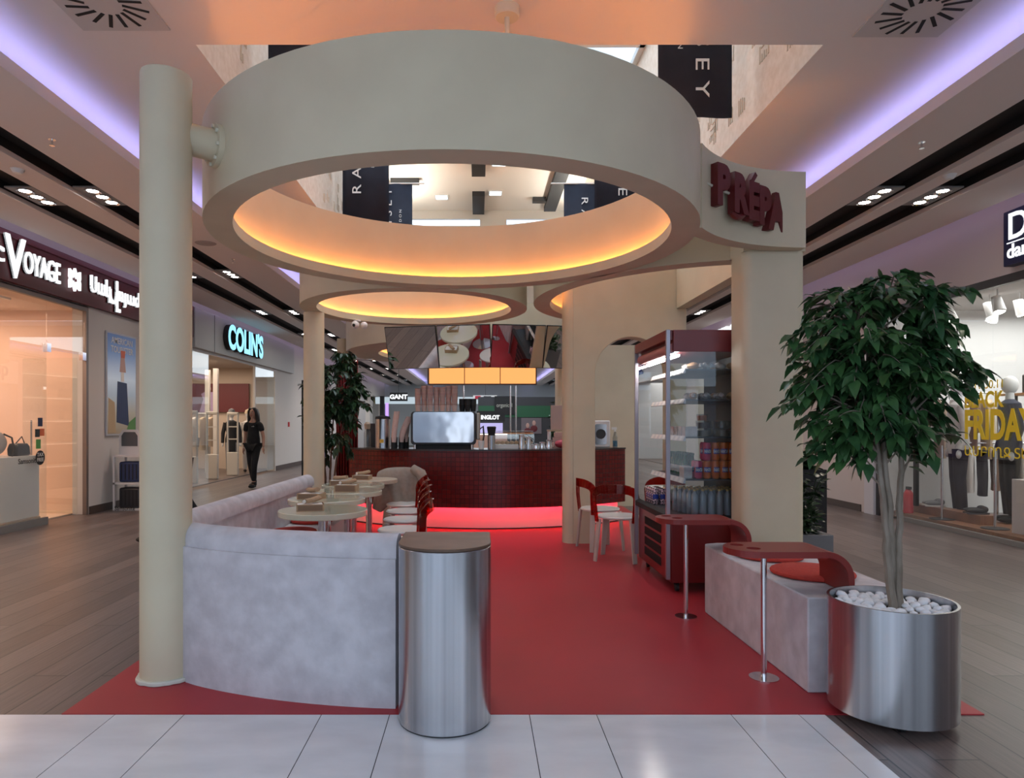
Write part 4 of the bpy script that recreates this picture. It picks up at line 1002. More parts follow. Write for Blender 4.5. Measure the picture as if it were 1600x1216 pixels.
stems = [[(0.0, -0.02, 0.49), (-0.015, 0, 0.75), (-0.035, 0, 1.0), (-0.06, 0, 1.25), (-0.10, 0, 1.55), (-0.17, 0, 1.85)],
         [(0.015, 0.01, 0.49), (0.01, 0.01, 0.8), (-0.01, 0.0, 1.05), (-0.03, 0.01, 1.3), (-0.04, 0.03, 1.65), (-0.02, 0.0, 2.0)],
         [(0.03, -0.01, 0.49), (0.035, 0.0, 0.75), (0.045, 0, 1.0), (0.055, 0, 1.3), (0.08, -0.02, 1.6), (0.16, -0.02, 1.9)]]
blobs = [((-0.10, 0, 1.84), (0.40, 0.36, 0.33), 10), ((-0.12, 0, 1.58), (0.44, 0.36, 0.26), 6), ((0.10, 0, 1.66), (0.24, 0.30, 0.3), 4), ((-0.30, 0, 1.42), (0.2, 0.2, 0.10), 1.5), ((0.12, 0, 1.40), (0.22, 0.22, 0.12), 2.0), ((-0.05, 0, 1.32), (0.25, 0.2, 0.12), 1.3), ((0.34, -0.05, 1.70), (0.10, 0.1, 0.06), 0.5), ((-0.50, -0.05, 1.80), (0.07, 0.08, 0.05), 0.35), ((-0.50, -0.05, 1.52), (0.08, 0.08, 0.06), 0.5), ((-0.36, 0, 1.30), (0.08, 0.1, 0.07), 0.7), ((0.05, 0, 2.05), (0.3, 0.25, 0.13), 2)]
ficus(t, stems, blobs, 270, 11, 0.084, LEAF, BARK, 11, 0.021)
g = random.Random(21)
PG = 'white pebbles in the steel planter'; peb0 = None
pebm = MB().ball((0, 0, 0), (0.030, 0.024, 0.018), 9, 6, 0.10, g).mesh('pebble', PEB, 60)
for k in range(70):
    a = k*2.399; r_ = 0.232*math.sqrt((k+0.6)/70)
    if r_ < 0.055: continue
    o = bpy.data.objects.new('pebble', pebm); COL.objects.link(o)
    o.location = (1.98+r_*math.cos(a), 3.285+r_*math.sin(a), 0.518+g.uniform(0, 0.012)); o.rotation_euler = (g.uniform(-.4, .4), g.uniform(-.4, .4), g.uniform(0, 6)); o.scale = [g.uniform(0.75, 1.15)]*3
    tag(o, 'smooth white pebble covering the soil of the steel planter', 'pebble', PG)
# left tree behind the tables
t = thing('potted_ficus', 'slender dark leaved ficus tree between the tables and the bar, left', 'plant', (-1.72, 8.60, 0))
t.location = (-1.80, 8.62, 0)
MB().lathe([(0.15, 0.006), (0.18, 0.42), (0.165, 0.42), (0.155, 0.36), (0, 0.36)], 32).build('planter', mat('grey_planter', (0.16, 0.16, 0.17), 0.6), t)
MB().lathe([(0, 0.37), (0.156, 0.37)], 24, cap=False).build('soil', SOIL, t)
stems = [[(-0.10, 0, 0.365), (-0.13, 0, 0.8), (-0.15, 0, 1.2), (-0.12, 0, 1.7), (-0.10, 0, 2.05)], [(-0.07, 0.02, 0.365), (-0.06, 0, 0.8), (-0.04, 0, 1.2), (0.0, 0, 1.7), (0.1, 0, 2.2)], [(-0.04, -0.02, 0.365), (0.0, 0, 0.8), (0.06, 0, 1.2), (0.14, 0, 1.6), (0.2, 0, 1.9)]]
blobs = [((0.0, 0, 1.85), (0.45, 0.35, 0.38), 10), ((-0.04, 0, 1.45), (0.38, 0.32, 0.38), 10), ((0.14, 0, 2.2), (0.18, 0.2, 0.15), 2.5), ((-0.28, 0, 2.0), (0.2, 0.2, 0.18), 2), ((0.33, 0, 1.72), (0.2, 0.2, 0.10), 1.2), ((-0.05, 0, 1.08), (0.28, 0.25, 0.16), 3)]
ficus(t, stems, blobs, 170, 11, 0.10, LEAFD, BARKB, 5, 0.016)
# grey planters with zz plant behind the right pillar
def bushy(name, label, loc, w, h, top, n_, size, seed, m_):
    t = thing(name, label, 'plant', loc, 0); MB().box(-w/2, w/2, -w/2, w/2, 0.0005, h).build('planter', m_, t, bevel=0.006)
    g = random.Random(seed); lv = MB(); s_ = MB()
    for k in range(n_):
        a = g.uniform(0, 6.28); rr = g.uniform(0, w*0.62); z = g.uniform(h*0.9, top); b = (g.uniform(-w*.2, w*.2), g.uniform(-w*.2, w*.2), h)
        tip = (rr*math.cos(a), rr*math.sin(a), z); s_.tube([b, (tip[0]*.6, tip[1]*.6, h+(z-h)*.6), tip], 0.004, 4)
        for j in range(7): leaf_geo(lv, Vector(b).lerp(Vector(tip), 0.3+0.7*j/6), (math.cos(a+j*1.3), math.sin(a+j*1.3), g.uniform(-.2, .8)), size, g)
    s_.build('stems', LEAFD, t); lv.build('foliage', LEAFD, t, recalc=False, ang=180); return t
bushy('potted_shrub', 'dark leafy shrub in a low square grey planter behind the right pillar', (2.85, 6.1, 0), 0.42, 0.44, 0.98, 60, 0.10, 8, mat('grey_planter', (0.16, 0.16, 0.17), 0.6))
bushy('potted_shrub', 'shrub in a tall black planter further behind the right pillar', (3.45, 7.3, 0), 0.36, 0.92, 1.15, 40, 0.11, 9, BLACK)

# ================================================================== CEILING FIXTURES
SPOTC = glow('downlight_glow', (1.0, 0.93, 0.85), 30)
def triplet(x, y, label, on=True, power=26):
    t = thing('downlight', label, 'ceiling light', (x, y, HS), 0, 'triple downlights in the ceiling slots')
    MB().box(-0.15, 0.15, -0.30, 0.30, 0.035, 0.05).build('housing', mat('housing_grey', (0.25, 0.25, 0.25), 0.5), t)
    for k in (-1, 0, 1):
        MB().lathe([(0.062, 0.034), (0.085, 0.022), (0.085, 0.034)], 16, (0.0, k*0.19), closed=True).build('bezel', CHROME, t)
        MB().lathe([(0, 0.031), (0.058, 0.031)], 14, (0.0, k*0.19), cap=False).build('lamp', SPOTC, t)
for i, y in enumerate((3.6, 7.5, 11.4, 15.3, 19.2, 23.1, 27.0, 31, 35, 39)):
    w_ = ['just ahead of the camera', 'nearest pair in view', 'second pair', 'third pair', 'fourth pair', 'fifth pair', 'sixth pair', 'seventh pair', 'eighth pair', 'last pair'][i]
    triplet(-4.115, y, f'triple downlight in the inner left ceiling slot, {w_}'); triplet(-4.835, y, f'triple downlight in the outer left ceiling slot, {w_}')
    triplet(4.34, y, f'triple downlight in the inner right ceiling slot, {w_}'); triplet(4.96, y, f'triple downlight in the outer right ceiling slot, {w_}')
    if i < 8:
        for x in (-4.45, 4.6):
            lamp('downlight_beam', 'SPOT', (x, y, HS-0.02), 95, (1.0, 0.80, 0.68), 0.12, spot=R(125), blend=0.9)
# swirl vents
VB = mat('vent_white', (0.60, 0.56, 0.54), 0.6)
for nm, x, y in (('left', -2.42, 4.42), ('right', 2.92, 4.50)):
    t = thing('ceiling_vent', f'square swirl air diffuser with black slots on the {nm} of the centre ceiling', 'vent', (x, y, HC), 0, 'swirl ceiling vents')
    MB().box(-0.30, 0.30, -0.30, 0.30, -0.012, -0.001).build('face_plate', VB, t)
    for rr, n_, off in ((0.0, 16, 0),):
        for k in range(16):
            a = 2*PI*k/16+0.12; ln = 0.145 if k % 2 else 0.16; r0 = 0.115
            if abs(math.cos(a)*0.29) > 0.3 or abs(math.sin(a)*0.29) > 0.3: continue
            m = MB().box(0, ln, -0.012, 0.012, -0.0145, -0.0125).xf(Matrix.Rotation(a, 4, 'Z') @ Matrix.Translation((r0, 0.0, 0)) @ Matrix.Rotation(0.35, 4, 'Z'))
            m.build('slot', BLACK, t)
# sprinklers, detectors, speaker
def sprinkler(x, y, z, label):
    t = thing('sprinkler', label, 'sprinkler', (x, y, z), 0, 'ceiling sprinklers')
    MB().lathe([(0, -0.004), (0.03, -0.004), (0.03, 0), (0, 0)], 14).build('rose', CHROME, t); m = MB(); m.cyl(0, 0, -0.05, -0.003, 0.008, 8); m.build('stem', CHROME, t); MB().cyl(0, 0, -0.056, -0.05, 0.022, 12).build('deflector', CHROME, t)
sprinkler(-3.67, 5.9, HS, 'small chrome sprinkler on the left ceiling nearest the camera'); sprinkler(-3.65, 10.2, HS, 'small chrome sprinkler on the left ceiling beside the ring')
sprinkler(3.86, 5.96, HS, 'small chrome sprinkler on the right ceiling nearest the camera')
def detector(x, y, label):
    t = thing('smoke_detector', label, 'smoke detector', (x, y, HS), 0, 'ceiling smoke detectors')
    MB().lathe([(0, -0.04), (0.035, -0.038), (0.05, -0.02), (0.055, 0), (0, 0)], 20).build('cap', WHITE, t); MB().lathe([(0.056, -0.012), (0.062, 0)], 20, cap=False).build('base', WHITE, t)
detector(-4.44, 6.6, 'white smoke detector between the two left ceiling slots'); detector(4.65, 6.75, 'white smoke detector between the two right ceiling slots')
tag(MB().lathe([(0, -0.006), (0.13, -0.006), (0.14, 0), (0, 0)], 32).build('ceiling_speaker', mat('speaker_grille', (0.42, 0.37, 0.35), 0.7), loc=(-3.70, 9.3, HS)), 'flat round speaker grille in the left ceiling next to the ring', 'speaker')
# upward fill lights added out of view to brighten the light well ceiling
for nm, x_, sg in (('left', OX0+0.10, 1), ('right', OX1-0.10, -1)):
    t = thing('wall_uplight', f'long slim uplight on the {nm} wall of the light well', 'lamp', (x_, 15.4, 6.05), 0, 'wall uplights')
    MB().box(-0.09, 0.09, -1.6, 1.6, -0.06, 0).build('housing', WHITE, t)
    lamp('uplight_glow', 'AREA', (x_, 15.4, 6.07), 42, (1.0, 0.95, 0.86), 0.14, 3.1, (R(180), 0, 0))
# banners
BAN = noise_mat('navy_banner', (0.008, 0.012, 0.028), (0.012, 0.017, 0.036), 5, 0.75)
def banner(xa, xb, y, pole_in, label, flip):
    t = thing('banner', label, 'banner', (0, y, 0), 0, 'navy banners in the light well')
    m = MB(); n_ = 10; pts = [(xa+(xb-xa)*i/n_, 0.012*math.sin(i*0.9)) for i in range(n_+1)]
    m.sweep(pts, [(0, 4.17), (0.004, 4.17), (0.004, 5.95), (0, 5.95)]); m.build('cloth', BAN, t, ang=180)
    MB().tube([(pole_in, 0, 5.96), ((OX1 if not flip else OX0), 0, 5.96)], 0.014, 8).build('pole', WHITE, t)
    cx_ = (xa+xb)/2
    wt = mat('banner_lettering', (0.75, 0.75, 0.75), 0.7)
    if not flip:
        ftext('lettering', 'RAMSEY', wt, (1.96, -0.03, 5.68), (1.96, -0.03, 4.34), 0.125, (1, 0, 0), 0.002, 0.0, t, spacing=1.7)
        ftext('small_lettering', 'LONDON', wt, (1.80, -0.03, 5.25), (1.80, -0.03, 4.78), 0.045, (1, 0, 0), 0.002, 0.0, t, spacing=1.6)
    else:
        ftext('lettering', 'RAMSEY', wt, (-1.635, -0.03, 4.62), (-1.635, -0.03, 5.86), 0.125, (-1, 0, 0), 0.002, 0.0, t, spacing=1.7)
        ftext('small_lettering', 'LONDON', wt, (-1.45, -0.03, 4.98), (-1.45, -0.03, 5.45), 0.045, (-1, 0, 0), 0.002, 0.0, t, spacing=1.6)
for i, y in enumerate((6.2, 9.6, 13.0)):
    banner(1.63, 2.30, y, 1.38, f'navy vertical banner with white serif letters on the right of the light well, {["nearest","middle","farthest"][i]}', False)
    banner(-1.90, -1.25, y, -1.02, f'navy vertical banner with white serif letters on the left of the light well, {["nearest","middle","farthest"][i]}', True)
# black channels and lights under the well ceiling
BEAM = mat('channel_black', (0.03, 0.032, 0.035), 0.6)
def channel(x0, x1, y0, y1, label):
    t = tag(MB().box(x0, x1, y0, y1, HZ-0.12, HZ-0.001).build('ceiling_channel', BEAM), label, 'channel', 'black channels under the light well ceiling')
channel(-0.14, 0.16, 13.2, 15.2, 'short wide black channel in the middle, nearer one'); channel(-0.14, 0.16, 16.5, 17.95, 'wide black channel in the middle against the end wall')
m = MB(); m.rbox((1.85, 15.4, HZ-0.061), (0.30, 4.6, 0.12)); tag(m.build('ceiling_channel', BEAM), 'long black channel on the right side of the light well ceiling', 'channel', 'black channels under the light well ceiling')
channel(1.35, 1.68, 16.9, 17.05, 'narrow black cross channel left of the long right channel'); channel(-2.0, -1.35, 15.6, 15.75, 'narrow black cross channel on the left side')
for i, (x, y) in enumerate(((0.45, 14.7), (2.1, 14.9), (-0.9, 16.9), (0.42, 16.6))):
    t = thing('panel_light', f'small square light panel in the high ceiling, {["centre near","far right","left","behind the centre one"][i]}', 'ceiling light', (x, y, HZ), 0, 'panel lights in the high ceiling')
    MB().box(-0.17, 0.17, -0.17, 0.17, -0.02, -0.001).build('frame', WHITE, t); MB().box(-0.14, 0.14, -0.14, 0.14, -0.024, -0.0205).build('panel', glow('panel_glow', (0.8, 0.95, 1.0), 2.5 if i != 2 else 2.5), t)

# ================================================================== SHOPS LEFT
PKW = mat('shop_pink_wall', (0.70, 0.50, 0.40), 0.7); CRF = mat('shop_cream_floor', (0.62, 0.50, 0.38), 0.35)
room(-1, 4.2, 10.9, 3.6, 3.2, PKW, CRF, mat('shop_ceiling_warm', (0.70, 0.55, 0.46), 0.8), 'wall_left')
lamp('luggage_shop_light', 'AREA', (-7.9, 7.6, 3.15), 190, (1.0, 0.70, 0.52), 2.2, 5.5)
RFAS = mat('fascia_red', (0.10, 0.006, 0.012), 0.45)
t = thing('shop_sign', 'dark red fascia with white VOYAGE lettering over the luggage shop', 'sign')
MB().box(LX+0.001, LX+0.07, 4.2, 14.28, 3.20, HS-0.005).build('fascia_board', RFAS, t, bevel=0.004)
MB().box(LX+0.07, LX+0.085, 4.2, 14.28, HS-0.09, HS-0.02).build('trim_line', mat('fascia_trim', (0.14, 0.02, 0.03), 0.4), t)
LW = glow('sign_white', (0.95, 0.97, 1.0), 1.0)
sx_ = LX+0.11
YD = (0, 1, 0)
for nm_, tx_, ya_, yb_, zb_, hh_, bo_ in (('lettering', 'Sac', 7.75, 8.50, 3.40, 0.28, .002), ('big_letter', 'V', 8.52, 8.90, 3.25, 0.53, .006), ('lettering', 'OYAGE', 8.88, 9.64, 3.36, 0.29, .002),
        ('lettering', 'Սակ', 10.42, 10.95, 3.33, 0.35, .001), ('big_letter', 'Վ', 10.93, 11.26, 3.22, 0.50, .001), ('lettering', 'ոյաժ', 11.22, 11.92, 3.33, 0.33, .001)):
    ftext(nm_, tx_, LW, (sx_, ya_, zb_), (sx_, yb_, zb_), hh_, (0, 0, 1), 0.02, bo_, t)
    ftext('letter_side', tx_, BLACK, (sx_-0.03, ya_, zb_), (sx_-0.03, yb_, zb_), hh_, (0, 0, 1), 0.03, bo_, t)
m = MB()
def wall_poly(parent, name, m_, pts, x=sx_, th=0.02):
    MB().prism_x(pts, x-th, x+th).build(name, m_, parent)
y0, z0 = 10.0, 3.50
for sg in (-1, 1):
    wall_poly(t, 'emblem_bar', LW, [(y0+sg*0.13, z0+0.14), (y0+sg*0.06, z0+0.10), (y0+sg*0.09, z0+0.0), (y0+sg*0.06, z0-0.10), (y0+sg*0.13, z0-0.14), (y0+sg*0.135, z0-0.03), (y0+sg*0.12, z0), (y0+sg*0.135, z0+0.03)])
    wall_poly(t, 'emblem_bar', LW, [(y0, z0+sg*0.17), (y0-0.07, z0+sg*0.03), (y0-0.045, z0+sg*0.02), (y0, z0+sg*0.12), (y0+0.045, z0+sg*0.02), (y0+0.07, z0+sg*0.03)])
# shopfront glass of luggage shop
FRM = mat('shopfront_frame', (0.22, 0.18, 0.16), 0.4, 0.4)
m = MB(); m.box(LX-0.06, LX, 4.2, 10.55, 3.12, 3.195); m.box(LX-0.06, LX, 10.49, 10.55, 0, 3.12)
w2 = struct('window_2', m, FRM)
MB().box(LX-0.035, LX-0.025, 4.25, 9.56, 0.10, 3.12).build('pane', GLASS, w2)
MB().box(LX-0.035, LX-0.025, 9.57, 10.48, 2.44, 3.12).build('pane', GLASS, w2)
MB().box(LX-0.05, LX, 4.25, 9.56, 0.0, 0.10).build('sill', mat('grey_sill', (0.2, 0.19, 0.18), 0.5), w2)
for y_, z_ in ((9.56, 2.46), (10.42, 2.42)): MB().box(LX-0.05, LX+0.01, y_-0.04, y_+0.05, z_-0.06, z_+0.06).build('clamp', CHROME, w2)
# open glass door swung inwards
d1 = thing('glass_door', 'clear glass door swung open with a long steel handle and stickers, luggage shop', 'door', (LX-0.03, 10.45, 0), R(180+62))
d1.location = (LX-0.10, 10.42, 0); d1.rotation_euler.z = R(172)
MB().box(0, 0.92, -0.006, 0.006, 0.03, 2.40).build('pane', GLASS, d1)
MB().tube([(0.82, -0.05, 0.9), (0.82, -0.05, 1.45)], 0.014, 10).build('handle', STEEL, d1)
STK = [('navy', (0.01, 0.02, 0.08)), ('green', (0.1, 0.35, 0.08)), ('black', (0.01, 0.02, 0.02)), ('orange', (0.7, 0.15, 0.04))]
for i, (y, z, hh, ci, nm_) in enumerate(((9.42, 1.42, 0.12, 0, 'dark blue square'), (9.36, 1.27, 0.11, 2, 'round dark green'), (9.46, 1.28, 0.10, 3, 'orange'), (9.38, 1.12, 0.13, 1, 'light green'))):
    tag(MB().box(LX-0.024, LX-0.022, y-0.05, y+0.05, z-hh/2, z+hh/2).build('sticker', mat('stk_'+STK[ci][0], STK[ci][1], 0.5)), f'small {nm_} sticker on the luggage shop window', 'sticker')
t = thing('sticker', 'round black TAX FREE sticker on the luggage shop window', 'sticker')
MB().lathe([(0, 0), (0.10, 0), (0.10, 0.002), (0, 0.002)], 28, cap=False).xf(Matrix.Translation((LX-0.024, 9.42, 0.93)) @ Matrix.Rotation(R(90), 4, 'Y')).build('disc', BLACK, t)
text('lettering', 'TAX\nFREE', 0.07, PAPER, (LX-0.021, 9.42, 0.95), YD, depth=0.0005, bold=0.001, parent=t, align='CENTER')
# plinth, bags, interior shelf, poster
tag(MB().box(-9.0, LX-0.04, 6.2, 9.45, 0.021, 0.12).build('display_platform', mat('platform_wood', (0.50, 0.38, 0.30), 0.5)), 'low pale wooden platform inside the luggage shop window', 'platform')
t = thing('display_plinth', 'white box plinth with small brand lettering in the luggage shop window', 'plinth', (-6.50, 9.10, 0.1205), R(0))
MB().box(-0.40, 0.40, -0.45, 0.42, 0, 0.84).build('box', WHITE, t, bevel=0.004)
text('lettering', 'Samsonite', 0.10, BLACK, (0.402, -0.02, 0.74), YD, depth=0.001, bold=0.001, parent=t)
t = thing('backpack', 'pale grey padded backpack standing on the white plinth', 'bag', (-6.36, 8.93, 0.962))
MB().ball((0, 0, 0.18), (0.17, 0.20, 0.18), 18, 12).build('body', mat('pale_grey_cloth', (0.45, 0.41, 0.40), 0.8), t); MB().tube([(0.10, 0.1, 0.30), (0.17, 0.16, 0.25), (0.18, 0.19, 0.1), (0.16, 0.18, 0.0)], 0.012, 8).build('strap', BLACK, t)
t = thing('handbag', 'small black shoulder bag on the white plinth', 'bag', (-6.24, 9.32, 0.962))
MB().prism_x([(-0.15, 0), (0.13, 0), (0.12, 0.13), (0.07, 0.17), (-0.12, 0.17), (-0.16, 0.1)], -0.07, 0.07).build('body', mat('black_leather', (0.012, 0.012, 0.014), 0.3), t, bevel=0.02, seg=3)
MB().tube([(-0.0, -0.13, 0.13), (0.03, 0, 0.26), (0, 0.12, 0.13)], 0.008, 6).build('strap', BLACK, t)
t = thing('wall_shelving', 'backlit shelves with bags on the back wall of the luggage shop', 'shelf')
for z in (0.55, 1.0, 1.45, 1.90, 2.35):
    MB().box(-9.5, -9.15, 5.0, 10.6, z, z+0.03).build('shelf', mat('shelf_cream', (0.7, 0.6, 0.5), 0.5), t)
    MB().box(-9.17, -9.15, 5.0, 10.6, z-0.012, z-0.001).build('light_strip', glow('shelf_glow', (1, 0.8, 0.62), 2.5), t)
g = random.Random(31)
for r_, z in enumerate((1.03, 1.48, 1.93)):
    for k in range(4):
        y = 7.6+k*0.75+g.uniform(-.05, .05); tt = thing('handbag', f'handbag on the {["lower","middle","upper"][r_]} shelf at the back of the luggage shop', 'bag', (-9.32, y, z+0.001), 0, f'handbags on the {["lower","middle","upper"][r_]} back shelf')
        c_ = g.choice([(0.35, 0.25, 0.2), (0.5, 0.4, 0.33), (0.2, 0.13, 0.1)])
        MB().prism_x([(-0.16, 0), (0.16, 0), (0.12, 0.18), (-0.12, 0.18)], -0.06, 0.06).build('body', mat('bag_%d' % int(c_[0]*100), c_, 0.6), tt, bevel=0.02)
        MB().tube([(0, -0.09, 0.17), (0, -0.06, 0.30), (0, 0.06, 0.30), (0, 0.09, 0.17)], 0.008, 6).build('handle', mat('bag_%d' % int(c_[0]*100), c_, 0.6), tt)
t = thing('wall_poster', 'tall dark fashion poster inside the luggage shop', 'poster')
MB().box(-6.92, -6.90, 8.4, 9.75, 1.25, 2.15).xf(Matrix.Identity(4)).build('print', noise_mat('dark_print', (0.06, 0.035, 0.03), (0.28, 0.17, 0.14), 3.5, 0.5, 4), t)
# track spot inside the luggage shop
t = thing('track_light', 'white spotlight on a ceiling track inside the luggage shop', 'spotlight', (-6.6, 9.2, 2.9))
MB().box(-0.02, 0.02, -1.8, 0.45, 0.24, 0.27).build('track', WHITE, t); MB().tube([(0, 0, 0.24), (0, 0, 0.1)], 0.012, 8).build('stem', WHITE, t)
MB().tube([(0.02, 0.06, 0.12), (-0.02, -0.08, 0.02)], 0.055, 16).build('head', WHITE, t); MB().tube([(-0.021, -0.083, 0.018), (-0.022, -0.086, 0.016)], 0.045, 16).build('lamp', SPOTC, t)
# travel poster on the pier
t = thing('wall_poster', 'tall backlit travel poster with navy suitcase and sky on the pier', 'poster', (LX+0.001, 0, 0))
MB().box(0, 0.03, 11.0, 11.96, 1.20, 2.90).build('frame', mat('poster_frame', (0.45, 0.45, 0.48), 0.4), t, bevel=0.004)
SKYM = mat('poster_sky', (0.35, 0.48, 0.68), 0.4); n, l = nodes(SKYM); tc = n.new('ShaderNodeTexCoord'); sp = n.new('ShaderNodeSeparateXYZ'); mr = n.new('ShaderNodeMapRange'); cr = n.new('ShaderNodeValToRGB')
mr.inputs['From Min'].default_value = 1.2; mr.inputs['From Max'].default_value = 2.9
for p_, c_ in ((0.0, (0.30, 0.22, 0.14)), (0.22, (0.45, 0.42, 0.33)), (0.40, (0.42, 0.52, 0.62)), (0.55, (0.60, 0.72, 0.85)), (0.8, (0.16, 0.27, 0.52)), (1.0, (0.08, 0.16, 0.38))):
    e = cr.color_ramp.elements.new(p_) if p_ not in (0.0, 1.0) else cr.color_ramp.elements[0 if p_ == 0 else -1]
    e.color = (*c_, 1)
l.new(tc.outputs['Object'], sp.inputs[0]); l.new(sp.outputs['Z'], mr.inputs[0]); l.new(mr.outputs[0], cr.inputs[0]); l.new(cr.outputs[0], n['Principled BSDF'].inputs['Base Color'])
n['Principled BSDF'].inputs['Emission Strength'].default_value = 0.12; l.new(cr.outputs[0], n['Principled BSDF'].inputs['Emission Color'])
MB().box(0.03, 0.032, 11.03, 11.93, 1.23, 2.87).build('print', SKYM, t)
NAVY = mat('poster_navy', (0.015, 0.03, 0.10), 0.5)
MB().prism_x([(11.30, 1.42), (11.70, 1.36), (11.63, 2.08), (11.33, 2.10)], 0.032, 0.035).build('suitcase_shape', NAVY, t)
for k in range(5): MB().prism_x([(11.34+k*0.065, 1.5), (11.35+k*0.065, 1.5), (11.36+k*0.06, 2.0), (11.35+k*0.06, 2.0)], 0.035, 0.036).build('suitcase_rib', mat('poster_rib', (0.04, 0.06, 0.16), 0.5), t)
MB().prism_x([(11.44, 2.10), (11.54, 2.10), (11.54, 2.26), (11.44, 2.26)], 0.032, 0.034).build('suitcase_handle', PAPER, t)
MB().prism_x([(11.40, 2.26), (11.60, 2.26), (11.56, 2.50), (11.44, 2.52)], 0.032, 0.034).build('figure_shape', mat('poster_skin', (0.5, 0.3, 0.25), 0.5), t)
MB().prism_x([(11.44, 2.50), (11.56, 2.50), (11.58, 2.62), (11.43, 2.62)], 0.034, 0.036).build('orange_hair', mat('poster_orange', (0.6, 0.12, 0.05), 0.5), t)
MB().prism_x([(11.05, 1.25), (11.28, 1.25), (11.24, 1.75), (11.05, 1.82)], 0.032, 0.034).build('sand_rock', mat('poster_sand', (0.5, 0.36, 0.2), 0.5), t)
MB().prism_x([(11.60, 1.25), (11.92, 1.25), (11.92, 1.52), (11.70, 1.42)], 0.036, 0.038).build('green_plant', mat('poster_green', (0.10, 0.28, 0.06), 0.5), t)
text('lettering', 'AMERICAN\nTOURISTER', 0.145, PAPER, (0.034, 11.48, 2.72), YD, depth=0.001, bold=0.002, parent=t, align='CENTER', sx=0.95)
# display stand with suitcases
t = thing('display_stand', 'white framed display stand with suitcases in its compartments below the poster', 'display stand', (-5.64, 11.2, 0.001))
WF = mat('stand_white', (0.62, 0.60, 0.60), 0.45)
MB().box(-0.23, 0.23, -0.20, 0.20, 0, 0.03).build('base', WF, t)
for sx in (-0.23, 0.20):
    for sy in (-0.20, 0.17): MB().box(sx, sx+0.03, sy, sy+0.03, 0.03, 0.86).build('upright', WF, t)
MB().box(-0.23, 0.23, -0.20, 0.20, 0.42, 0.45).build('shelf', WF, t); MB().box(-0.23, 0.23, -0.20, 0.20, 0.86, 0.89).build('shelf', WF, t)
MB().prism_y([(-0.22, 0.89), (0.12, 0.89), (0.12, 1.22), (0.06, 1.30), (-0.16, 1.30), (-0.22, 1.22)], -0.02, 0.02).build('header_panel', WF, t)
MB().prism_y([(-0.18, 1.03), (0.08, 1.03), (0.08, 1.20), (0.04, 1.26), (-0.14, 1.26), (-0.18, 1.20)], -0.025, -0.0205).build('header_print', mat('header_dark', (0.08, 0.09, 0.10), 0.3), t)
text('lettering', 'Samsonite', 0.10, BLACK, (-0.20, -0.202, 0.005), (1, 0, 0), depth=0.001, bold=0.001, parent=t, sx=0.8)
for i, (z, lb) in enumerate(((0.0315, 'bottom'), (0.4515, 'upper'))):
    s_ = thing('suitcase', f'dark ribbed suitcase in the {lb} compartment of the white stand', 'suitcase', (-5.64, 11.2, z), 0, 'suitcases in the display stand')
    MB().box(-0.17, 0.17, -0.13, 0.13, 0, 0.33).build('shell', NAVY if i else mat('dark_shell', (0.02, 0.02, 0.025), 0.4), s_, bevel=0.03, seg=3)
    for k in range(5): MB().box(-0.13+k*0.06, -0.115+k*0.06, -0.135, -0.131, 0.04, 0.29).build('rib', BLACK, s_)

# clothing shop with the blue-white sign
room(-1, 14.0, 21.0, 4.0, 3.1, mat('clothes_shop_wall', (0.55, 0.45, 0.37), 0.7), WOOD, mat('clothes_shop_ceiling', (0.5, 0.45, 0.4), 0.8), 'wall_left')
lamp('clothes_shop_light', 'AREA', (-8.0, 17.3, 3.05), 150, (1.0, 0.80, 0.62), 2.5, 5.5)
t = thing('shop_sign', 'pale grey fascia with glowing blue-white COLIN\'S letters', 'sign')
MB().box(LX+0.001, LX+0.09, 14.3, 22.0, 3.0, HS-0.01).build('fascia_board', mat('fascia_grey', (0.48, 0.48, 0.46), 0.5), t, bevel=0.004)
MB().box(LX+0.09, LX+0.094, 15.35, 15.37, 3.0, HS-0.02).build('joint', DARK, t)
ftext('letter_sides', "COLIN'S", BLACK, (LX+0.16, 15.85, 3.13), (LX+0.16, 18.40, 3.13), 0.62, (0, 0, 1), 0.06, 0.022, t)
ftext('lettering', "COLIN'S", glow('sign_blue_white', (0.30, 0.74, 1.0), 1.15), (LX+0.225, 15.85, 3.13), (LX+0.225, 18.40, 3.13), 0.62, (0, 0, 1), 0.004, 0.022, t)
m = MB(); m.box(LX-0.05, LX, 14.3, 14.36, 0, 3.0); m.box(LX-0.05, LX, 18.4, 18.46, 0, 3.0); m.box(LX-0.05, LX, 20.24, 20.3, 0, 3.0); m.box(LX-0.05, LX, 14.36, 20.24, 2.94, 3.0)
w3 = struct('window_3', m, mat('white_frame', (0.6, 0.57, 0.54), 0.5))
MB().box(LX-0.03, LX-0.02, 18.46, 20.24, 0.06, 2.94).build('pane', GLASSD, w3); MB().box(LX-0.03, LX-0.02, 14.36, 15.3, 0.06, 2.94).build('pane', GLASS, w3)
def gate(x, y, label):
    t = thing('security_gate', label, 'security gate', (x, y, 0.0212), R(0), 'anti-theft gates at the clothes shop door')
    m_ = mat('gate_beige', (0.52, 0.49, 0.44), 0.5); w = 0.15
    MB().box(-w, w, -0.05, 0.05, 0, 0.62).build('foot_box', m_, t, bevel=0.02); 
    for sx in (-w, w-0.035): MB().box(sx, sx+0.035, -0.035, 0.035, 0.62, 1.62).build('upright', m_, t, bevel=0.008)
    MB().box(-w, w, -0.035, 0.035, 1.60, 1.68).build('top_bar', m_, t, bevel=0.02)
    for z in (0.95, 1.28): MB().box(-w+0.035, w-0.035, -0.02, 0.02, z, z+0.03).build('cross_bar', m_, t)
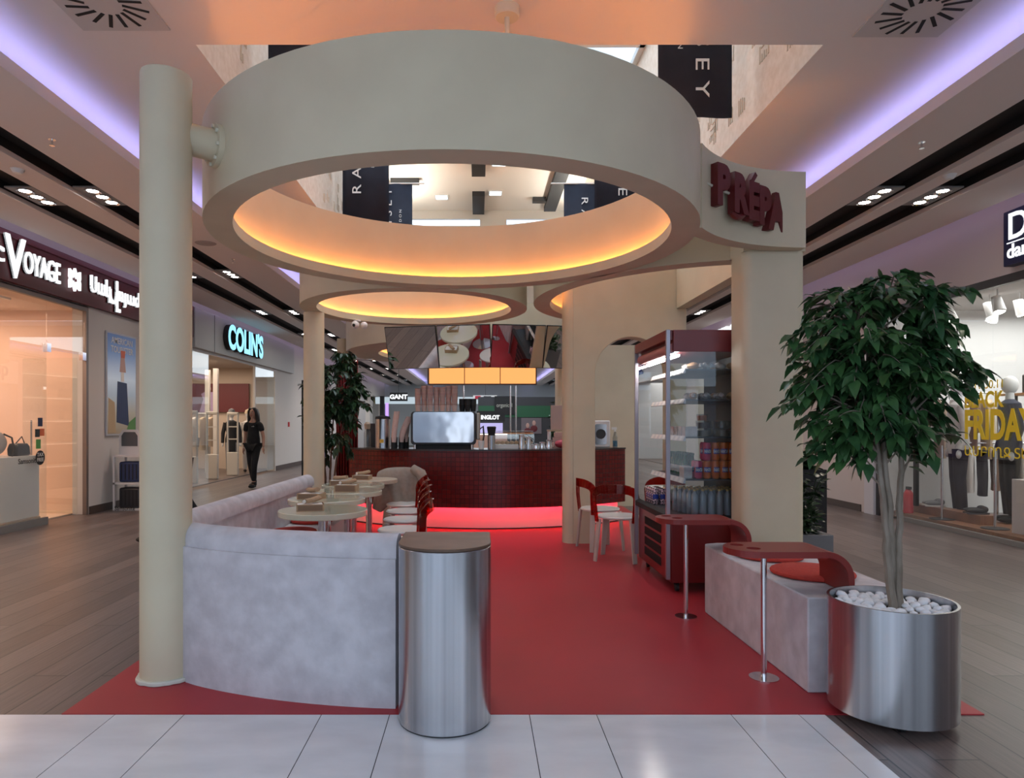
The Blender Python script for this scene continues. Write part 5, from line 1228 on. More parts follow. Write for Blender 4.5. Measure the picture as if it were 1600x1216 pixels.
for (x, y, lb) in ((-6.60, 17.0, 'middle one'), (-6.52, 18.2, 'right one beside the mannequins'), (-6.62, 15.8, 'left one against the cream column')): gate(x, y, f'beige anti-theft gate at the clothes shop door, {lb}')
t = thing('wall_poster', 'poster of a woman in a lilac dress on dark red inside the clothes shop', 'poster')
MB().box(-9.2, -7.0, 20.90, 20.95, 1.75, 2.62).build('print', mat('maroon_print', (0.12, 0.015, 0.02), 0.5), t)
MB().prism_y([(-8.5, 1.75), (-7.95, 1.75), (-8.05, 2.15), (-7.98, 2.30), (-8.10, 2.36), (-8.35, 2.36), (-8.45, 2.30), (-8.38, 2.15)], 20.885, 20.899).build('lilac_dress', mat('lilac', (0.42, 0.30, 0.50), 0.6), t)
MB().ball((-8.22, 20.885, 2.46), (0.08, 0.01, 0.10), 14, 10).build('figure_head', mat('poster_skin', (0.5, 0.3, 0.25), 0.5), t)
# clothes rails with garments
GC = [mat('garment_cream', (0.60, 0.47, 0.33), 0.9), mat('garment_beige', (0.50, 0.38, 0.28), 0.9), mat('garment_white', (0.62, 0.58, 0.55), 0.9), mat('garment_black', (0.015, 0.015, 0.018), 0.9), mat('garment_grey', (0.2, 0.2, 0.21), 0.9), mat('garment_denim', (0.20, 0.28, 0.42), 0.9), mat('garment_brown', (0.20, 0.12, 0.08), 0.9), mat('garment_navy', (0.015, 0.02, 0.045), 0.9)]
def garment(x, y, ztop, h, w, rz, m_, label, group, trousers=False):
    t = thing('hanging_garment', label, 'garment', (x, y, ztop), rz, group)
    m = MB(); nseg = 10; vs = []; fs = []
    prof = [(0.0, 0.10), (-0.04, 0.30), (-0.10, 0.46), (-0.25, 0.43), (-0.6, 0.42), (-1.0, 0.46)] if not trousers else [(0.0, 0.30), (-0.1, 0.33), (-0.5, 0.30), (-1.0, 0.26)]
    K = 14
    for i, (zz, ww) in enumerate(prof):
        for j in range(K):
            a = 2*PI*j/K; vs.append((math.cos(a)*ww*w, math.sin(a)*0.055*(1+0.35*math.sin(a*5+i)), zz*h))
    for i in range(len(prof)-1):
        for j in range(K): fs.append((i*K+j, i*K+(j+1) % K, (i+1)*K+(j+1) % K, (i+1)*K+j))
    fs += [tuple(range(K)), tuple(range((len(prof)-1)*K, len(prof)*K))]
    m.add(vs, fs).build('cloth', m_, t, ang=60)
    if not trousers:
        for sg in (-1, 1): MB().tube([(sg*w*0.42, 0, -0.07*h), (sg*w*0.50, 0, -0.3*h), (sg*w*0.52, -0.02, -0.62*h)], [0.055, 0.05, 0.04], 8).build('sleeve', m_, t)
    MB().tube([(0, 0, 0.0), (0, 0, 0.05), (0.015, 0, 0.07), (0.0, 0, 0.085)], 0.004, 5).build('hanger_hook', CHROME, t)
def rail(x0, y0, x1, y1, z, label, group, cols, n_, h, w, rz, gl, trous=()):
    t = thing('clothes_rail', label, 'clothes rail', (0, 0, 0), 0, 'clothes rails')
    MB().tube([(x0, y0, z), (x1, y1, z)], 0.013, 10).build('rail_bar', CHROME, t)
    for (xx, yy) in ((x0, y0), (x1, y1)): MB().tube([(xx, yy, 0.0215), (xx, yy, z+0.01)], 0.015, 10).build('post', CHROME, t)
    for k in range(n_):
        u = (k+0.7)/(n_+0.4); mi = cols[k % len(cols)]
        garment(x0+(x1-x0)*u, y0+(y1-y0)*u, z-0.10, h*(1+0.08*math.sin(k*2)), w, rz+0.1*math.sin(k*3), GC[mi], f'{["cream","beige","white","black","grey","denim blue","brown","navy"][mi]} {"pair of trousers" if k in trous else "top"} {gl}', group, k in trous)
rail(-8.6, 18.9, -7.2, 18.9, 1.68, 'chrome clothes rail with cream knitwear in the left clothes shop', 'knitwear', [0, 1, 0, 2, 0, 1], 6, 0.85, 0.45, R(80), 'hanging on the rail in the left clothes shop', ())
rail(-8.9, 17.6, -7.6, 17.6, 0.95, 'low clothes rail in the left clothes shop', 'low', [1, 3, 2, 3], 4, 0.65, 0.42, R(85), 'hanging low behind the left shop gates', ())
tag(MB().box(-7.62, -7.5, 19.1, 19.2, 0.0215, 2.9).build('shop_post', mat('white_frame', (0.6, 0.57, 0.54), 0.5)), 'white upright post inside the left clothes shop', 'post')
tag(MB().box(-7.2, -7.08, 18.6, 18.7, 0.0215, 2.9).build('shop_post', mat('white_frame', (0.6, 0.57, 0.54), 0.5)), 'second white upright post near the shop gates', 'post')

# ================================================================== PEOPLE
def skin_body(name, verts, edges, radii, m_, parent, root=0, subs=2):
    me = bpy.data.meshes.new(name); me.from_pydata(verts, edges, []); o = bpy.data.objects.new(name, me); COL.objects.link(o); o.parent = parent
    sk = o.modifiers.new('skin', 'SKIN'); sk.use_smooth_shade = True; sk.branch_smoothing = 0.6
    lay = me.skin_vertices[0].data if me.skin_vertices else None
    if lay is None:
        bm = bmesh.new(); bm.from_mesh(me); bm.verts.layers.skin.verify(); bm.to_mesh(me); bm.free(); lay = me.skin_vertices[0].data
    for i, r_ in enumerate(radii): lay[i].radius = r_ if isinstance(r_, tuple) else (r_, r_)
    lay[root].use_root = True
    sb_ = o.modifiers.new('subd', 'SUBSURF'); sb_.levels = subs; sb_.render_levels = subs
    me.materials.append(m_); return o
def hand(parent, wrist, dirv, side, m_, s=1.0):
    """small relaxed hand: palm and five curled fingers"""
    d_ = Vector(dirv).normalized(); a = Vector((0, 1, 0)) if abs(d_.y) < 0.8 else Vector((1, 0, 0)); u = d_.cross(a).normalized(); w = d_.cross(u)
    W_ = Vector(wrist); vs = [W_, W_+d_*0.045*s, W_+d_*0.085*s]; rr = [(0.022*s, 0.016*s), (0.034*s, 0.014*s), (0.034*s, 0.012*s)]
    m = MB(); m.ball(W_+d_*0.05*s, (0.026*s, 0.026*s, 0.05*s), 12, 8, rot=d_.to_track_quat('Z', 'Y').to_matrix())
    for k, L in enumerate((0.062, 0.075, 0.078, 0.070, 0.055)):
        if k == 0: b = W_+d_*0.02*s+w*0.022*s*side; e1 = b+(d_*0.6+w*side*0.8)*0.03*s; e2 = e1+d_*0.03*s
        else:
            b = W_+d_*0.082*s+w*(0.021-(k-1)*0.014)*s*side; e1 = b+d_*L*0.5*s; e2 = e1+(d_*0.8+u*0.6)*L*0.5*s
        m.tube([b-d_*0.01*s, b, e1, e2], [0.008*s, 0.0085*s, 0.0078*s, 0.006*s], 6)
    return m
def person(label, loc, rz, scale=1.0, stride=0.16, skinm=SKIN, top=CLOTH, trouser=CLOTH, long_hair=True, arm_bend=0.1):
    t = thing('person', label, 'person', loc, rz); t.scale = (scale,)*3
    # faces -Y. joints
    hip = (0, 0, 0.93); J = {
        'pel': (0, 0, 0.95), 'sp': (0, 0, 1.12), 'ch': (0, 0.005, 1.30), 'nb': (0, 0.01, 1.43), 'nk': (0, 0.0, 1.50), 'hd': (0, -0.01, 1.60),
        'sl': (0.165, 0, 1.385), 'el': (0.235, 0.02, 1.12), 'wl': (0.275, -0.05, 0.89), 'sr': (-0.165, 0, 1.385), 'er': (-0.225, 0.05, 1.12), 'wr': (-0.245, 0.02, 0.88),
        'hl': (0.085, 0, 0.90), 'kl': (0.085, -0.05-stride*0.4, 0.50), 'al': (0.06, -stride*0.5, 0.08), 'tl': (0.065, -stride*0.5-0.15, 0.035),
        'hr': (-0.085, 0, 0.90), 'kr': (-0.07, -0.02+stride*0.2, 0.50), 'ar': (-0.05, stride*0.75, 0.10), 'tr': (-0.055, stride*0.75-0.14, 0.035)}
    keys = list(J); V = [J[k] for k in keys]; ix = {k: i for i, k in enumerate(keys)}
    E = [('pel', 'sp'), ('sp', 'ch'), ('ch', 'nb'), ('nb', 'nk'), ('nk', 'hd'), ('nb', 'sl'), ('sl', 'el'), ('el', 'wl'), ('nb', 'sr'), ('sr', 'er'), ('er', 'wr'), ('pel', 'hl'), ('hl', 'kl'), ('kl', 'al'), ('al', 'tl'), ('pel', 'hr'), ('hr', 'kr'), ('kr', 'ar'), ('ar', 'tr')]
    rad = {'pel': (0.135, 0.10), 'sp': (0.11, 0.085), 'ch': (0.13, 0.095), 'nb': (0.07, 0.06), 'nk': 0.048, 'hd': 0.055, 'sl': 0.05, 'sr': 0.05, 'el': 0.038, 'er': 0.038, 'wl': 0.024, 'wr': 0.024,
           'hl': 0.082, 'hr': 0.082, 'kl': 0.055, 'kr': 0.055, 'al': 0.036, 'ar': 0.036, 'tl': 0.03, 'tr': 0.03}
    body = skin_body('body', V, [(ix[a], ix[b]) for a, b in E], [rad[k] for k in keys], skinm, t, ix['pel'])
    # head with face
    m = MB().ball((0, -0.005, 1.625), (0.074, 0.092, 0.112), 24, 16)
    m.ball((0, -0.03, 1.555), (0.048, 0.055, 0.045), 16, 10)
    m.tube([(0, -0.088, 1.640), (0, -0.106, 1.606), (0, -0.092, 1.600)], [0.008, 0.013, 0.008], 8)
    for sx in (-1, 1): m.ball((sx*0.075, 0.005, 1.615), (0.010, 0.02, 0.030), 8, 6)
    hd = m.build('head', skinm, t, ang=80)
    for sx in (-1, 1):
        MB().ball((sx*0.030, -0.087, 1.635), (0.014, 0.008, 0.008), 10, 6).build('eye', WHITE, t); MB().ball((sx*0.030, -0.0935, 1.635), (0.007, 0.003, 0.007), 8, 6).build('iris', BLACK, t)
        MB().tube([(sx*0.014, -0.092, 1.655), (sx*0.032, -0.092, 1.662), (sx*0.048, -0.082, 1.655)], 0.0035, 6).build('eyebrow', HAIR, t)
    MB().tube([(-0.024, -0.088, 1.572), (0, -0.095, 1.570), (0.024, -0.088, 1.572)], [0.004, 0.007, 0.004], 8).build('mouth', mat('lips', (0.35, 0.08, 0.07), 0.5), t)
    h = MB().ball((0, 0.018, 1.648), (0.086, 0.096, 0.108), 22, 14)
    if long_hair:
        for sx in (-1, 1): h.tube([(sx*0.045, -0.045, 1.735), (sx*0.085, -0.03, 1.66), (sx*0.098, 0.0, 1.55), (sx*0.105, 0.01, 1.45), (sx*0.10, -0.02, 1.34)], [0.03, 0.036, 0.042, 0.042, 0.02], 10)
        h.tube([(0, 0.06, 1.70), (0, 0.095, 1.58), (0, 0.11, 1.45), (0, 0.11, 1.32)], [0.07, 0.085, 0.085, 0.05], 12)
    h.build('hair', HAIR, t, ang=80)
    for side_, w_, e_ in ((1, 'wl', 'el'), (-1, 'wr', 'er')):
        dv = Vector(J[w_])-Vector(J[e_]); hand(t, J[w_], dv, side_, skinm).build('hand', skinm, t, ang=60)
    # clothing shells
    tk = ['pel', 'sp', 'ch', 'nb', 'sl', 'sr']; TV = [J[k] for k in tk]+[tuple(Vector(J['sl']).lerp(Vector(J['el']), 0.62)), tuple(Vector(J['sr']).lerp(Vector(J['er']), 0.62)), (0, 0, 0.80)]
    TE = [(8, 0), (0, 1), (1, 2), (2, 3), (3, 4), (3, 5), (4, 6), (5, 7)]
    skin_body('t_shirt', TV, TE, [(0.165, 0.125), (0.145, 0.112), (0.155, 0.118), (0.088, 0.075), 0.068, 0.068, 0.066, 0.066, (0.16, 0.125)], top, t, 0)
    lk = ['pel', 'hl', 'kl', 'hr', 'kr']; LV = [J[k] for k in lk]+[tuple(Vector(J['kl']).lerp(Vector(J['al']), 0.86)), tuple(Vector(J['kr']).lerp(Vector(J['ar']), 0.86))]
    skin_body('trousers', LV, [(0, 1), (1, 2), (2, 5), (0, 3), (3, 4), (4, 6)], [(0.15, 0.115), 0.100, 0.073, 0.100, 0.073, 0.058, 0.058], trouser, t, 0)
    for a, tp in (('al', 'tl'), ('ar', 'tr')):
        A_, T_ = Vector(J[a]), Vector(J[tp]); MB().ball((A_+T_)/2+Vector((0, 0.01, -0.004 if a == 'al' else -0.008)), (0.048, 0.135, 0.042), 16, 10).build('shoe', BLACK, t)
        MB().tube([A_+Vector((0, 0.01, -0.05)), A_+Vector((0, 0, 0.06))], [0.045, 0.05], 12).build('boot_shaft', BLACK, t)
    return t
p1 = person('woman with long dark hair in black T-shirt and trousers walking out of the clothes shop', (-4.84, 14.75, 0.012), R(-14), 0.99)
text('shirt_print', 'colin', 0.035, PAPER, (0.035, -0.128, 1.33), (1, 0, 0), (0, 0, 1), 0.001, parent=p1)
p2 = person('person mostly hidden behind the front column, yellow and black sleeve and one shoe showing', (-3.52, 8.0, 0.012), R(-80), 1.0, stride=0.46, top=noise_mat('yellow_black_cloth', (0.012, 0.012, 0.012), (0.75, 0.50, 0.02), 9, 0.8, 2, lo=0.5, hi=0.52), long_hair=False)
# mannequins in the left clothes shop
def mannequin(loc, rz, topm, legm, label, hat=None, stand=True, coat_long=False, z0=0.0):
    t = thing('mannequin', label, 'mannequin', loc, rz, None)
    mw = mat('mannequin_white', (0.62, 0.62, 0.62), 0.4)
    MB().ball((0, 0, 1.64), (0.075, 0.09, 0.11), 16, 12).build('head', mw, t)
    MB().tube([(0, 0, 1.42), (0, 0, 1.56)], [0.05, 0.042], 12).build('neck', mw, t)
    MB().lathe([(0.13, 0.80 if not coat_long else 0.45), (0.145, 0.95), (0.115, 1.12), (0.15, 1.30), (0.13, 1.42), (0.05, 1.47)], 20, sx=1.15, sy=0.8).build('jacket', topm, t)
    for sg in (-1, 1):
        MB().tube([(sg*0.155, 0, 1.40), (sg*0.22, 0.02, 1.12), (sg*0.23, -0.05, 0.86)], [0.058, 0.05, 0.042], 12).build('sleeve', topm, t)
        MB().ball((sg*0.232, -0.06, 0.80), (0.025, 0.03, 0.055), 10, 8).build('hand', mw, t)
        MB().tube([(sg*0.075, 0, 0.86), (sg*0.08, -0.01, 0.5), (sg*0.08, 0.02, 0.10)], [0.095, 0.07, 0.06], 12).build('trouser_leg', legm, t)
        MB().ball((sg*0.08, -0.03, 0.045), (0.045, 0.12, 0.04), 12, 8).build('shoe', BLACK, t)
    if hat: MB().lathe([(0.088, 1.66), (0.092, 1.70), (0.07, 1.765), (0, 1.80)], 18).build('hat', hat, t)
    return t
mannequin((-6.75, 18.75, 0.021), R(20), GC[3], GC[4], 'mannequin in a black coat and grey hat behind the shop gates', GC[4], coat_long=True)
mannequin((-6.55, 19.5, 0.021), R(20), GC[2], GC[2], 'mannequin in white with a cream knitted hat behind the shop gates', GC[0])

# ================================================================== SHOPS RIGHT
WW = mat('store_white_wall', (0.68, 0.68, 0.68), 0.6)
room(1, 4.2, 10.6, 3.6, 3.15, WW, mat('store_floor_dark', (0.10, 0.085, 0.08), 0.3), mat('store_ceiling', (0.5, 0.48, 0.47), 0.8), 'wall_right')
lamp('menswear_light', 'AREA', (8.0, 7.8, 3.05), 150, (1.0, 0.97, 0.95), 2.4, 5.0)
m = MB(); m.box(RX, RX+0.06, 4.2, 10.5, 3.02, 3.12); m.box(RX, RX+0.06, 10.42, 10.5, 0, 3.02); m.box(RX+0.0, RX+0.05, 9.55, 9.60, 0.25, 3.02)
w4 = struct('window_4', m, mat('dark_frame', (0.035, 0.032, 0.032), 0.4))
MB().box(RX+0.02, RX+0.03, 8.15, 10.42, 0.05, 3.02).build('pane', GLASS, w4); MB().box(RX+0.02, RX+0.03, 4.25, 8.14, 0.05, 3.02).build('pane', GLASS, w4)
struct('trim_6', MB().box(RX+0.0, RX+0.06, 4.2, 9.98, 0.0, 0.06), mat('grey_sill', (0.2, 0.19, 0.18), 0.5))
tag(MB().box(RX+0.065, RX+1.3, 4.3, 10.3, 0.0215, 0.10).build('display_platform', noise_mat('walnut_platform', (0.20, 0.09, 0.05), (0.27, 0.13, 0.075), 5, 0.35, 6, (8, 1, 1))), 'brown wooden window platform in the right clothes shop', 'platform')
# yellow window lettering
t = thing('window_lettering', 'yellow BLACK FRIDAY sale lettering on the right shop window', 'sign')
YEL = mat('yellow_vinyl', (0.78, 0.58, 0.01), 0.5); gx = RX+0.012; XD = (0, -1, 0)
def fit(nm, body, y_start, y_end, z, h, bold):
    """letters squeezed between two places on the pane"""
    o = text(nm, body, 1.0, YEL, (0, 0, 0), (1, 0, 0), (0, 0, 1), 0.0012, bold, t)
    xs = [v.co.x for v in o.data.vertices]; zs = [v.co.z for v in o.data.vertices]; w = max(xs)-min(xs); hh = max(zs)-min(zs)
    for v in o.data.vertices:
        a = (v.co.x-min(xs))/w; b = (v.co.z-min(zs))/hh; d_ = v.co.y
        v.co = (gx+d_, y_start+(y_end-y_start)*a, z+h*b)
fit('date_text', '18.11-30.11', 8.60, 7.98, 1.82, 0.10, 0.004)
fit('sale_word', 'BLACK', 8.60, 7.96, 1.59, 0.20, 0.03)
fit('sale_word', 'FRIDAY', 8.60, 7.50, 1.205, 0.37, 0.035)
fit('armenian_text', 'ԱՄԲՈՂՋ ՏԵՍԱԿԱՆԻՆ', 8.60, 6.75, 1.00, 0.13, 0.004)
# blue sign
t = thing('shop_sign', 'dark blue box sign with white serif letters at the right edge', 'sign')
MB().box(RX-0.12, RX-0.001, 6.3, 7.80, 3.18, 3.80).build('sign_box', mat('navy_box', (0.006, 0.010, 0.06), 0.4), t, bevel=0.01)
text('lettering', "D'S", 0.42, LW, (RX-0.125, 7.74, 3.47), XD, depth=0.004, bold=0.004, parent=t)
MB().box(RX-0.127, RX-0.121, 6.4, 7.74, 3.425, 3.437).build('underline', LW, t)
text('small_lettering', 'damat', 0.22, LW, (RX-0.125, 7.74, 3.26), XD, depth=0.004, bold=0.004, parent=t)
# interior things
rail(6.50, 10.2, 7.55, 9.95, 1.85, 'clothes rail with jackets just inside the right shop window', 'jackets', [2, 1, 2, 6, 0], 5, 0.80, 0.42, R(70), 'on the rail just inside the right shop window')
rail(7.0, 9.95, 7.9, 9.75, 1.12, 'lower clothes rail with trousers in the right shop', 'trousers', [2, 3, 6, 3, 2], 5, 0.62, 0.42, R(60), 'on the lower rail in the right shop', (0, 1, 2, 3, 4))
for i, (x, y, tm_, lm, lb) in enumerate(((6.95, 8.95, GC[7], GC[3], 'mannequin in a navy jacket and black trousers behind the yellow lettering'), (6.95, 8.20, GC[5], GC[5], 'mannequin in denim blue at the right edge of the shop window'), (6.70, 9.55, GC[2], GC[3], 'mannequin in a white jacket and black trousers in the right shop window'))):
    mannequin((x, y, 0.1005), R(-90-20), tm_, lm, lb).scale = (1.1, 1.1, 1.1)
for i, (x, y, lb) in enumerate(((6.30, 9.30, 'left one by the black shoes'), (6.38, 8.45, 'right one in front of the navy mannequin'))):
    t = thing('barrier_post', f'thin steel post on a dark disc, {lb}', 'post', (x, y, 0.1005), 0, 'steel posts in the right shop window')
    MB().lathe([(0, 0), (0.15, 0), (0.15, 0.01), (0, 0.012)], 26).build('disc', DARK, t); MB().cyl(0, 0, 0.012, 1.0, 0.016, 14).build('pole', CHROME, t)
tag(MB().box(6.35, 6.70, 7.5, 8.15, 0.1005, 0.74).build('display_plinth', mat('pale_plinth', (0.5, 0.44, 0.44), 0.5), bevel=0.004), 'pale pinkish box plinth at the right edge of the shop window', 'plinth')
def shoe(x, y, z, rz, m_, label, group):
    t = thing('shoe', label, 'shoe', (x, y, z), rz, group)
    MB().prism([(0.045*math.cos(a)*(1-0.15*math.sin(a)), 0.14*math.sin(a)) for a in [2*PI*k/20 for k in range(20)]], 0, 0.02).build('sole', PAPER if m_ is not BLACK else DARK, t)
    MB().ball((0, 0.01, 0.045), (0.043, 0.132, 0.032), 14, 8).build('upper', m_, t); MB().ball((0, -0.07, 0.065), (0.036, 0.055, 0.04), 12, 8).build('heel_collar', m_, t)
sg_ = 'shoes in the right shop window'
tag(MB().box(6.42, 6.60, 8.75, 10.15, 0.1005, 0.22).build('shoe_riser', noise_mat('walnut_platform', (0.2, 0.1, 0.05), (0.3, 0.15, 0.08), 5, 0.35)), 'low wooden riser carrying shoes in the right shop window', 'riser')
shoe(6.545, 9.02, 0.221, R(75), BLACK, 'black shoe on the riser, nearer the middle of the window', sg_); shoe(6.50, 8.90, 0.221, R(85), BLACK, 'front black shoe of the pair on the riser', sg_)
shoe(6.54, 9.85, 0.221, R(75), GC[4], 'grey trainer with white sole on the riser', sg_); shoe(6.50, 9.73, 0.221, R(85), GC[4], 'front grey trainer with white sole on the riser', sg_)
t = thing('fire_extinguisher', 'red fire extinguisher inside the right shop window', 'fire extinguisher', (6.27, 9.98, 0.1005))
MB().lathe([(0, 0), (0.065, 0), (0.065, 0.28), (0.03, 0.34), (0, 0.34)], 20).build('cylinder', mat('extinguisher_red', (0.5, 0.015, 0.03), 0.3), t); MB().box(-0.02, 0.02, -0.05, 0.03, 0.34, 0.38).build('valve', BLACK, t)
# back wall panels, shelf, picture, bag
m = MB()
for y in (5.4, 6.4, 7.4, 8.4):
    m2 = MB(); pts = [(9.595, y, 2.05), (9.595, y+0.85, 2.05), (9.595, y+0.85, 2.85), (9.595, y, 2.85)]
    m2.tube(pts, 0.012, 4, closed=True); struct('trim_7', m2, WW)
t = thing('wall_shelf', 'long black wall shelf with light below it in the right clothes shop', 'shelf')
MB().box(9.2, 9.59, 5.0, 9.9, 1.90, 1.98).build('shelf_board', BLACK, t); MB().box(9.25, 9.28, 5.0, 9.9, 1.885, 1.899).build('light_strip', glow('store_glow', (1, 1, 1), 6), t)
for y in (5.8, 6.9, 8.0, 9.1): MB().box(9.5, 9.59, y, y+0.05, 0.0215, 1.90).build('bracket_post', BLACK, t)
t = thing('handbag', 'black leather briefcase on the shelf in the right clothes shop', 'bag', (9.36, 8.10, 1.9805))
t.location = (7.6, 9.30, 1.82)
MB().box(-0.06, 0.06, -0.2, 0.2, 0, 0.26).build('body', mat('black_leather', (0.012, 0.012, 0.014), 0.3), t, bevel=0.015); MB().tube([(0, -0.07, 0.26), (0, -0.05, 0.31), (0, 0.05, 0.31), (0, 0.07, 0.26)], 0.008, 6).build('handle', BLACK, t)
t = thing('wall_shelf', 'short wooden shelf carrying the black briefcase', 'shelf', (7.6, 9.30, 0.2))
MB().box(-0.2, 0.2, -0.45, 0.45, 1.59, 1.6195).build('shelf_board', mat('amber_wood', (0.4, 0.18, 0.06), 0.5), t); MB().box(-0.03, 0.03, 0.38, 0.44, -0.1785, 1.59).build('post', BLACK, t); MB().box(-0.03, 0.03, -0.44, -0.38, -0.1785, 1.59).build('post', BLACK, t)
t = thing('framed_picture', 'framed grey photograph on the white wall of the right clothes shop', 'picture')
MB().box(6.92, 7.40, 10.56, 10.595, 2.52, 3.04).build('frame', BLACK, t); MB().box(6.95, 7.37, 10.553, 10.5595, 2.55, 3.01).build('mount', PAPER, t)
MB().box(7.03, 7.29, 10.547, 10.5525, 2.62, 2.93).build('print', noise_mat('grey_photo', (0.12, 0.12, 0.11), (0.45, 0.44, 0.42), 4, 0.5, 5), t)
for i, (x, y) in enumerate(((6.75, 8.9), (6.95, 9.3), (6.60, 9.6), (7.2, 9.1), (6.9, 8.3), (6.7, 8.0), (7.3, 9.7), (6.85, 10.1))):
    t = thing('track_light', 'white cylindrical spotlight hanging from the ceiling of the right clothes shop', 'spotlight', (x, y, 3.149), R(30*i), 'white spotlights in the right clothes shop')
    MB().tube([(0, 0, 0), (0, 0, -0.12)], 0.01, 8).build('stem', WHITE, t); MB().tube([(0, 0.03, -0.10), (0, -0.04, -0.30)], [0.055, 0.075], 18).build('head', WHITE, t); MB().tube([(0, -0.041, -0.302), (0, -0.042, -0.304)], 0.06, 16).build('lamp', SPOTC, t)
# further right wall: glowing shop signs and interiors
for (ya, yb, colr, nm) in ((13.6, 20, (0.55, 0.50, 0.45), 'a'), (21.6, 27, (0.5, 0.5, 0.52), 'b'), (28.6, 34, (0.4, 0.33, 0.3), 'c'), (35.6, 41, (0.5, 0.5, 0.5), 'd')):
    room(1, ya, yb, 3.0, 3.1, mat('far_shop_'+nm, colr, 0.7), WOOD, WW, 'wall_right')
lamp('right_far_shops', 'AREA', (7.6, 24, 3.0), 260, (1, 0.95, 0.9), 1.6, 20)
for (ya, yb, colr, nm) in ((24.0, 28, (0.25, 0.18, 0.35), 'e'), (29, 33, (0.35, 0.33, 0.3), 'f'), (34, 38, (0.45, 0.45, 0.47), 'g'), (39, 43, (0.4, 0.4, 0.4), 'h')):
    room(-1, ya, yb, 3.0, 3.0, mat('far_shop_'+nm, colr, 0.7), WOOD, WW, 'wall_left')
lamp('left_far_shops', 'AREA', (-7.5, 33, 2.95), 220, (1, 0.95, 0.9), 1.6, 16)
t = thing('shop_sign', 'white glowing lower-case sign above the fridge on the far right fascia', 'sign')
text('lettering', 'uno', 0.75, LW, (RX-0.06, 17.2, 3.40), XD, depth=0.03, bold=0.02, parent=t); MB().box(RX-0.028, RX-0.001, 14.8, 17.4, 3.35, 3.37).build('rail', DARK, t)
t = thing('shop_sign', 'small dark blue sign on white board seen through the fridge', 'sign')
MB().box(RX-0.03, RX-0.001, 21.6, 27.0, 2.95, 3.84).build('board', WHITE, t); text('lettering', 'quiz', 0.75, BLUE, (RX-0.045, 26.4, 3.25), XD, depth=0.01, bold=0.02, parent=t)
# black framed glass door leaf seen through the fridge
# ------------------------------------------------ far end of the mall
EY = 30.0
t = thing('shop_sign', 'black GANT sign with white letters hanging on the far left', 'sign', (-3.60, 31.0, 0))
MB().box(-0.40, 0.40, 0, 0.12, 2.42, 2.80).build('sign_box', BLACK, t); text('lettering', 'GANT', 0.27, LW, (0, -0.01, 2.52), (1, 0, 0), depth=0.004, bold=0.015, parent=t, align='CENTER', sx=1.05)
MB().cyl(0, 0.06, 2.80, HS, 0.012, 6).build('rod', DARK, t)
t = thing('shop_kiosk', 'tall black and green shopfront with pale lettering at the far end', 'kiosk', (0, 27.0, 0))
GRN = mat('dark_green_panel', (0.02, 0.10, 0.045), 0.5)
MB().box(0.0, 3.3, 0, 0.3, 0.001, 2.45).build('front_wall', DARK, t); MB().box(0.02, 3.28, -0.02, -0.001, 1.65, 2.1).build('green_band', GRN, t)
MB().box(0.65, 1.45, -0.05, -0.021, 1.75, 2.48).build('black_sign_panel', BLACK, t)
text('lettering', 'organicul', 0.22, mat('pale_letters', (0.5, 0.5, 0.42), 0.5), (0.72, -0.055, 2.05), (1, 0, 0), depth=0.003, parent=t, sx=0.78)
MB().box(1.7, 2.5, -0.03, -0.021, 1.0, 1.62).build('portrait_poster', mat('portrait_back', (0.16, 0.13, 0.14), 0.5), t)
for sx, hz in ((1.95, 1.32), (2.2, 1.42)):
    MB().ball((sx, -0.035, hz), (0.07, 0.01, 0.10), 14, 10).build('portrait_face', mat('poster_skin', (0.5, 0.3, 0.25), 0.5), t); MB().ball((sx, -0.033, hz-0.22), (0.14, 0.008, 0.13), 14, 10).build('portrait_body', mat('maroon_print', (0.12, 0.015, 0.02), 0.5), t)
t = thing('shop_sign', 'black INGLOT shop sign with white block letters at the far end', 'sign', (0, 25.0, 0))
MB().box(-0.05, 0.98, 0, 0.2, 1.48, 1.86).build('sign_box', BLACK, t); text('lettering', 'INGLOT', 0.20, LW, (0.10, -0.01, 1.56), (1, 0, 0), depth=0.003, bold=0.012, parent=t, sx=0.92)
MB().box(-0.02, 0.02, 0.05, 0.15, 0.001, 1.48).build('post', DARK, t); MB().box(0.92, 0.96, 0.05, 0.15, 0.001, 1.48).build('post', DARK, t)
MB().box(0.05, 0.9, 0.02, 0.06, 1.05, 1.42).build('lit_panel', glow('kiosk_screen', (0.55, 0.5, 0.9), 0.8), t)
t = thing('display_counter', 'pale pink cosmetics counter under the black far sign', 'counter', (0.45, 24.6, 0))
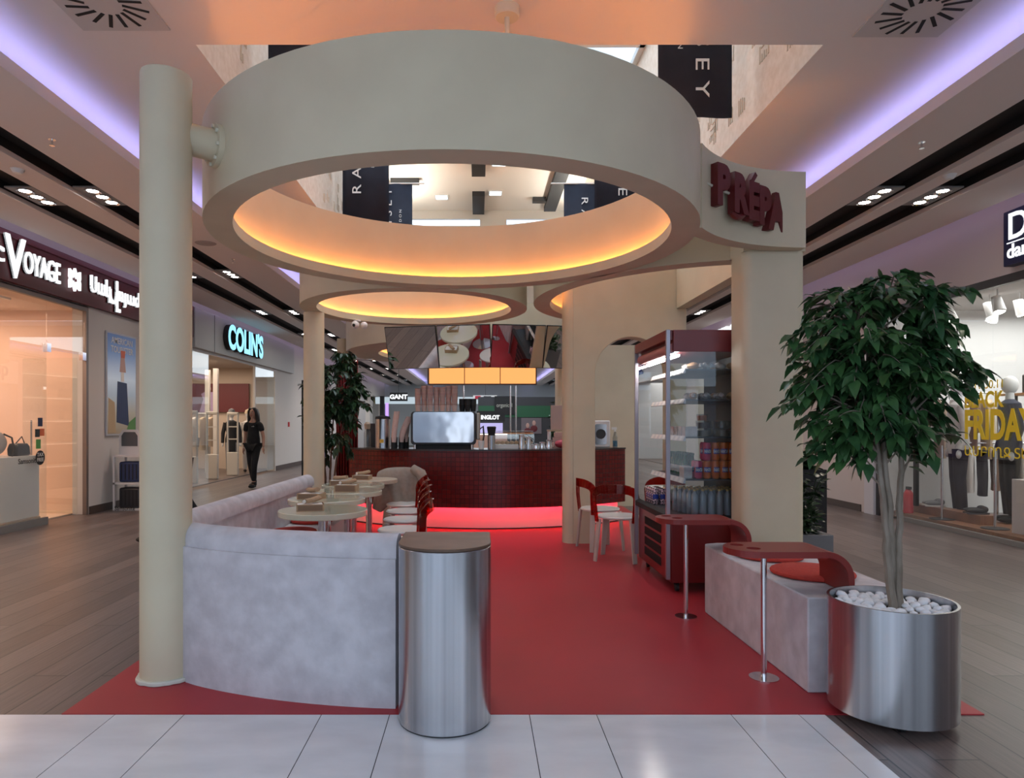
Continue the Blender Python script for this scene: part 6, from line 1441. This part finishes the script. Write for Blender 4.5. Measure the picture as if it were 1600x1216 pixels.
MB().box(-0.9, 0.6, 0, 0.3, 0.001, 1.0).build('counter_body', mat('rose_counter', (0.6, 0.36, 0.28), 0.5), t); MB().box(-0.9, 0.6, -0.005, 0.31, 1.0, 1.03).build('lit_top', glow('counter_glow', (1, 0.95, 0.9), 2), t)
t = thing('sign_board', 'small red and white board above the far green shopfront', 'sign', (-0.2, 27.2, 0))
MB().box(0, 0.95, 0, 0.05, 2.36, 2.52).build('board', PAPER, t); MB().box(0.08, 0.30, -0.01, -0.0005, 2.38, 2.50).build('red_square', mat('flag_red', (0.5, 0.02, 0.05), 0.5), t); MB().box(0.42, 0.72, -0.01, -0.0005, 2.39, 2.49).build('black_patch', DARK, t)
MB().cyl(0.5, 0.02, 2.52, HS, 0.01, 6).build('rod', DARK, t)
tag(MB().box(-6.0, 6.1, 40.0, 40.15, 2.55, 2.95).build('bulkhead_light', glow('far_band', (0.75, 0.9, 1.0), 0.55)), 'long pale lit band across the far end of the mall', 'light')
bushy('potted_shrub', 'tall thin indoor tree in front of the far green shopfront', (2.9, 25.5, 0), 0.4, 0.9, 2.2, 60, 0.16, 14, BLACK)
t = thing('shop_column', 'black mast beside the far left sign', 'column', (-4.20, 30.0, 0)); MB().box(-0.09, 0.09, -0.1, 0.1, 0.001, 2.6).build('mast', BLACK, t)
tag(MB().box(-4.05, -3.92, 29.9, 30.0, 0.001, 2.3).build('lit_panel', glow('violet_panel', (0.5, 0.3, 1.0), 1.2)), 'narrow glowing violet panel under the far left sign', 'screen')
t = thing('floor_frame', 'tall thin black metal frame beside the left tree on the concourse', 'frame', (-3.85, 15.0, 0))
MB().box(-0.015, 0.015, 0, 0.03, 0.001, 2.35).build('upright', BLACK, t); MB().box(0.015, 0.75, 0, 0.03, 2.32, 2.35).build('top_bar', BLACK, t); MB().box(0.75, 0.78, 0, 0.03, 0.001, 2.35).build('upright', BLACK, t); MB().box(-0.02, 0.8, -0.2, 0.2, 0.001, 0.02).build('foot', BLACK, t)
tag(MB().box(LX+0.001, LX+0.02, 21.6, 21.75, 1.3, 1.45).build('alarm_button', mat('alarm_red', (0.5, 0.03, 0.03), 0.5)), 'small red alarm button on the white wall by the left clothes shop', 'button')
